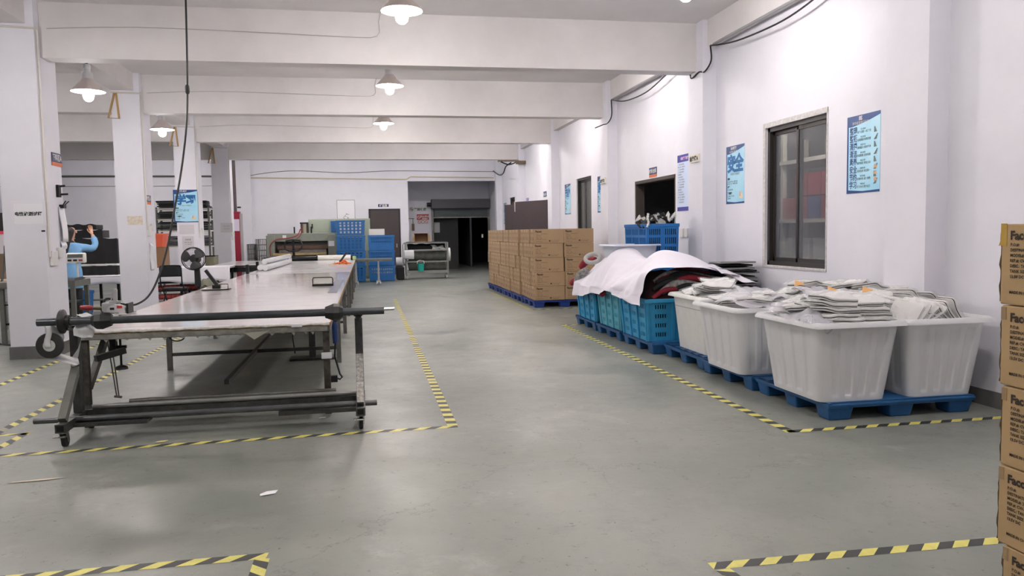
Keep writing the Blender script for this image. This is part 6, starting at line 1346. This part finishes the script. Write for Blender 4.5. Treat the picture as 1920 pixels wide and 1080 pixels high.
t = thing('bulldog_clip', 'black clip holding papers on the side of the first pillar', 'clip', (-4.19, 12.02, 2.05)); B().box(-4.2, -4.14, 11.97, 12.07, 2.03, 2.08).build('clip_body', BLACKM, t); b = B(); b.bar((-4.15, 11.99, 2.08), (-4.11, 11.97, 2.13), .012); b.bar((-4.15, 12.05, 2.08), (-4.11, 12.09, 2.13), .012); b.build('clip_arm', BLACKM, t)
b = B(); b.grid(4, 8, lambda u, v: (-4.185 + .03 * (1 - v) * (1 - .3 * u) + .008 * math.sin(5 * v), 11.93 + .2 * u, 1.56 + .49 * v)); tag(b.build('hanging_papers', PAPER, smooth=1, solid=.01), 'white papers clipped on the side of the first pillar', 'papers')
b = B(); b.grid(4, 8, lambda u, v: (-4.19 + .012 * math.sin(4 * v), 11.93 + .2 * u, 1.46 + .11 * v)); 
b.build('lower_sheet', PAPER, bpy.data.objects['hanging_papers'], solid=.004)
for (x, y, z, w_, lab) in ((-4.42, 11.448, 1.785, .04, 'left dark tape scrap under the paper notice'), (-4.25, 11.448, 1.7, .045, 'right dark tape scrap under the paper notice')): tag(B().box(x, x + w_, y, 11.45, z, z + .022).build('tape_scrap', BLACK), lab, 'tape', 'dark tape scraps on the first pillar')
tag(B().box(-4.53, -4.25, 16.325, 16.33, 1.85, 2.02).build('tape_residue', M('old_tape', (218, 208, 192), .6, var=.25, vs=20)), 'yellowed tape residue on the front of the second pillar', 'tape')
# right wall cables in each bay
CB = [(5.17, 11.25, 4.33), (5.165, 10.4, 4.2), (5.165, 9.3, 4.15), (5.17, 8.6, 4.2), (5.18, 8.0, 4.32)]
conduit('wall_cable', 'black cable sagging under the wall beam above the near window', [smoothpts(CB, 5), smoothpts([(5.17, 11.25, 4.33), (5.16, 11.2, 4.1), (5.13, 11.36, 3.97), (5.1, 11.5, 3.99), (5.09, 11.75, 3.94), (5.0, 11.6, 3.96)], 5)], .012, BLACK, 'cable')
conduit('wall_conduit', 'grey conduit under the wall beam above the near window', [[(5.2, 11.2, 4.345), (5.2, 7.4, 4.345)]], .022, M('grey_conduit', (150, 150, 152), .5))
conduit('wall_cable', 'black cable sagging under the wall beam above the dark doorway', [smoothpts([(5.17, 16.1, 4.33), (5.165, 15.2, 4.16), (5.165, 14.0, 4.12), (5.17, 13.0, 4.25), (5.18, 12.5, 4.32)], 5), smoothpts([(5.17, 16.1, 4.33), (5.16, 16.05, 4.0), (5.12, 16.2, 3.86), (5.05, 16.3, 3.84), (4.9, 16.4, 3.78)], 5)], .012, BLACK, 'cable')
conduit('wall_conduit', 'grey conduit under the wall beam above the dark doorway', [[(5.2, 16.1, 4.345), (5.2, 12.1, 4.345)]], .022, MATS['grey_conduit'])
t = thing('cable_bracket', 'rusty angle bracket carrying cables on the far right wall', 'bracket', (5.0, 25.9, 3.85)); B().box(4.4, 5.11, 25.95, 26.05, 3.93, 3.97).build('arm', M('rust_steel', (120, 104, 84), .6, .3, var=.3, vs=9), t); B().box(5.0, 5.33, 25.9, 26.0, 3.84, 3.95).build('wall_plate', MATS['rust_steel'], t)
conduit('bracket_cable', 'dark cables bundled from the bracket down to the recess', [smoothpts([(4.5, 26.0, 3.92), (4.75, 26.1, 3.84), (4.95, 26.2, 3.88), (5.05, 26.0, 3.94)], 5), smoothpts([(5.04, 30.95, 4.0), (4.95, 29, 3.7), (4.75, 27, 3.62), (4.7, 26.2, 3.78), (4.85, 26, 3.9)], 5)], .022, BLACK, 'cable')
conduit('back_conduit', 'cream conduit along the back wall above the brown door', [[(-4.2, 30.97, 3.78), (1.5, 30.97, 3.69), (1.62, 30.97, 3.69), (1.78, 30.97, 3.79), (5.05, 30.97, 3.74)]], .022, M('cream_pipe', (200, 190, 164), .5))
conduit('back_wire', 'thin wavy wire above the conduit on the back wall', [smoothpts([(-4.2, 30.975, 3.86), (-3.4, 30.975, 3.98), (-2.4, 30.975, 4.03), (-.7, 30.975, 3.95), (1, 30.975, 4.02), (3, 30.975, 4.0), (5.05, 30.975, 3.98)], 4)], .012, M('grey_wire2', (120, 116, 112), .6), 'cable')
conduit('back_conduit', 'dark pipe along the back wall in the left bay', [[(-12.9, 30.95, 3.86), (-4.9, 30.95, 3.83)]], .035, M('dark_pipe', (84, 82, 82), .5))
conduit('back_conduit', 'thin grey pipe below the dark pipe in the left bay', [[(-12.9, 30.96, 3.5), (-4.9, 30.96, 3.48)]], .014, MATS['grey_wire'])
# floor bits
for (x, y, w_, h_, rz, lab, m) in ((-.64, 4.97, .13, .07, .5, 'torn white paper scrap alone on the near floor', PAPER), (-2.2, 5.6, .34, .03, .1, 'thin pale strip of film on the floor at the left', M('pale_strip', (206, 190, 168), .5)), (-.42, 6.95, .07, .04, .3, 'white scrap on the floor under the roll rack', PAPER), (-1.62, 6.45, .09, .05, .2, 'yellowish scrap on the floor by the front hazard tape', M('scrap_cream', (212, 200, 150), .6)), (.3, 14.5, .18, .1, .2, 'pale scuffed scrap on the aisle floor', M('scuff_grey', (176, 178, 174), .7))):
    b = B(); u = V((math.cos(rz), math.sin(rz), 0)); v_ = V((-u.y, u.x, 0)); c = V((x, y, .004)); b.prism([c - u * w_ * .5 - v_ * h_ * .3, c + u * w_ * .2 - v_ * h_ * .5, c + u * w_ * .5 + v_ * h_ * .2, c + v_ * h_ * .5, c - u * w_ * .4 + v_ * h_ * .2], (0, 0, .002)); tag(b.build('floor_scrap', m), lab, 'scrap')
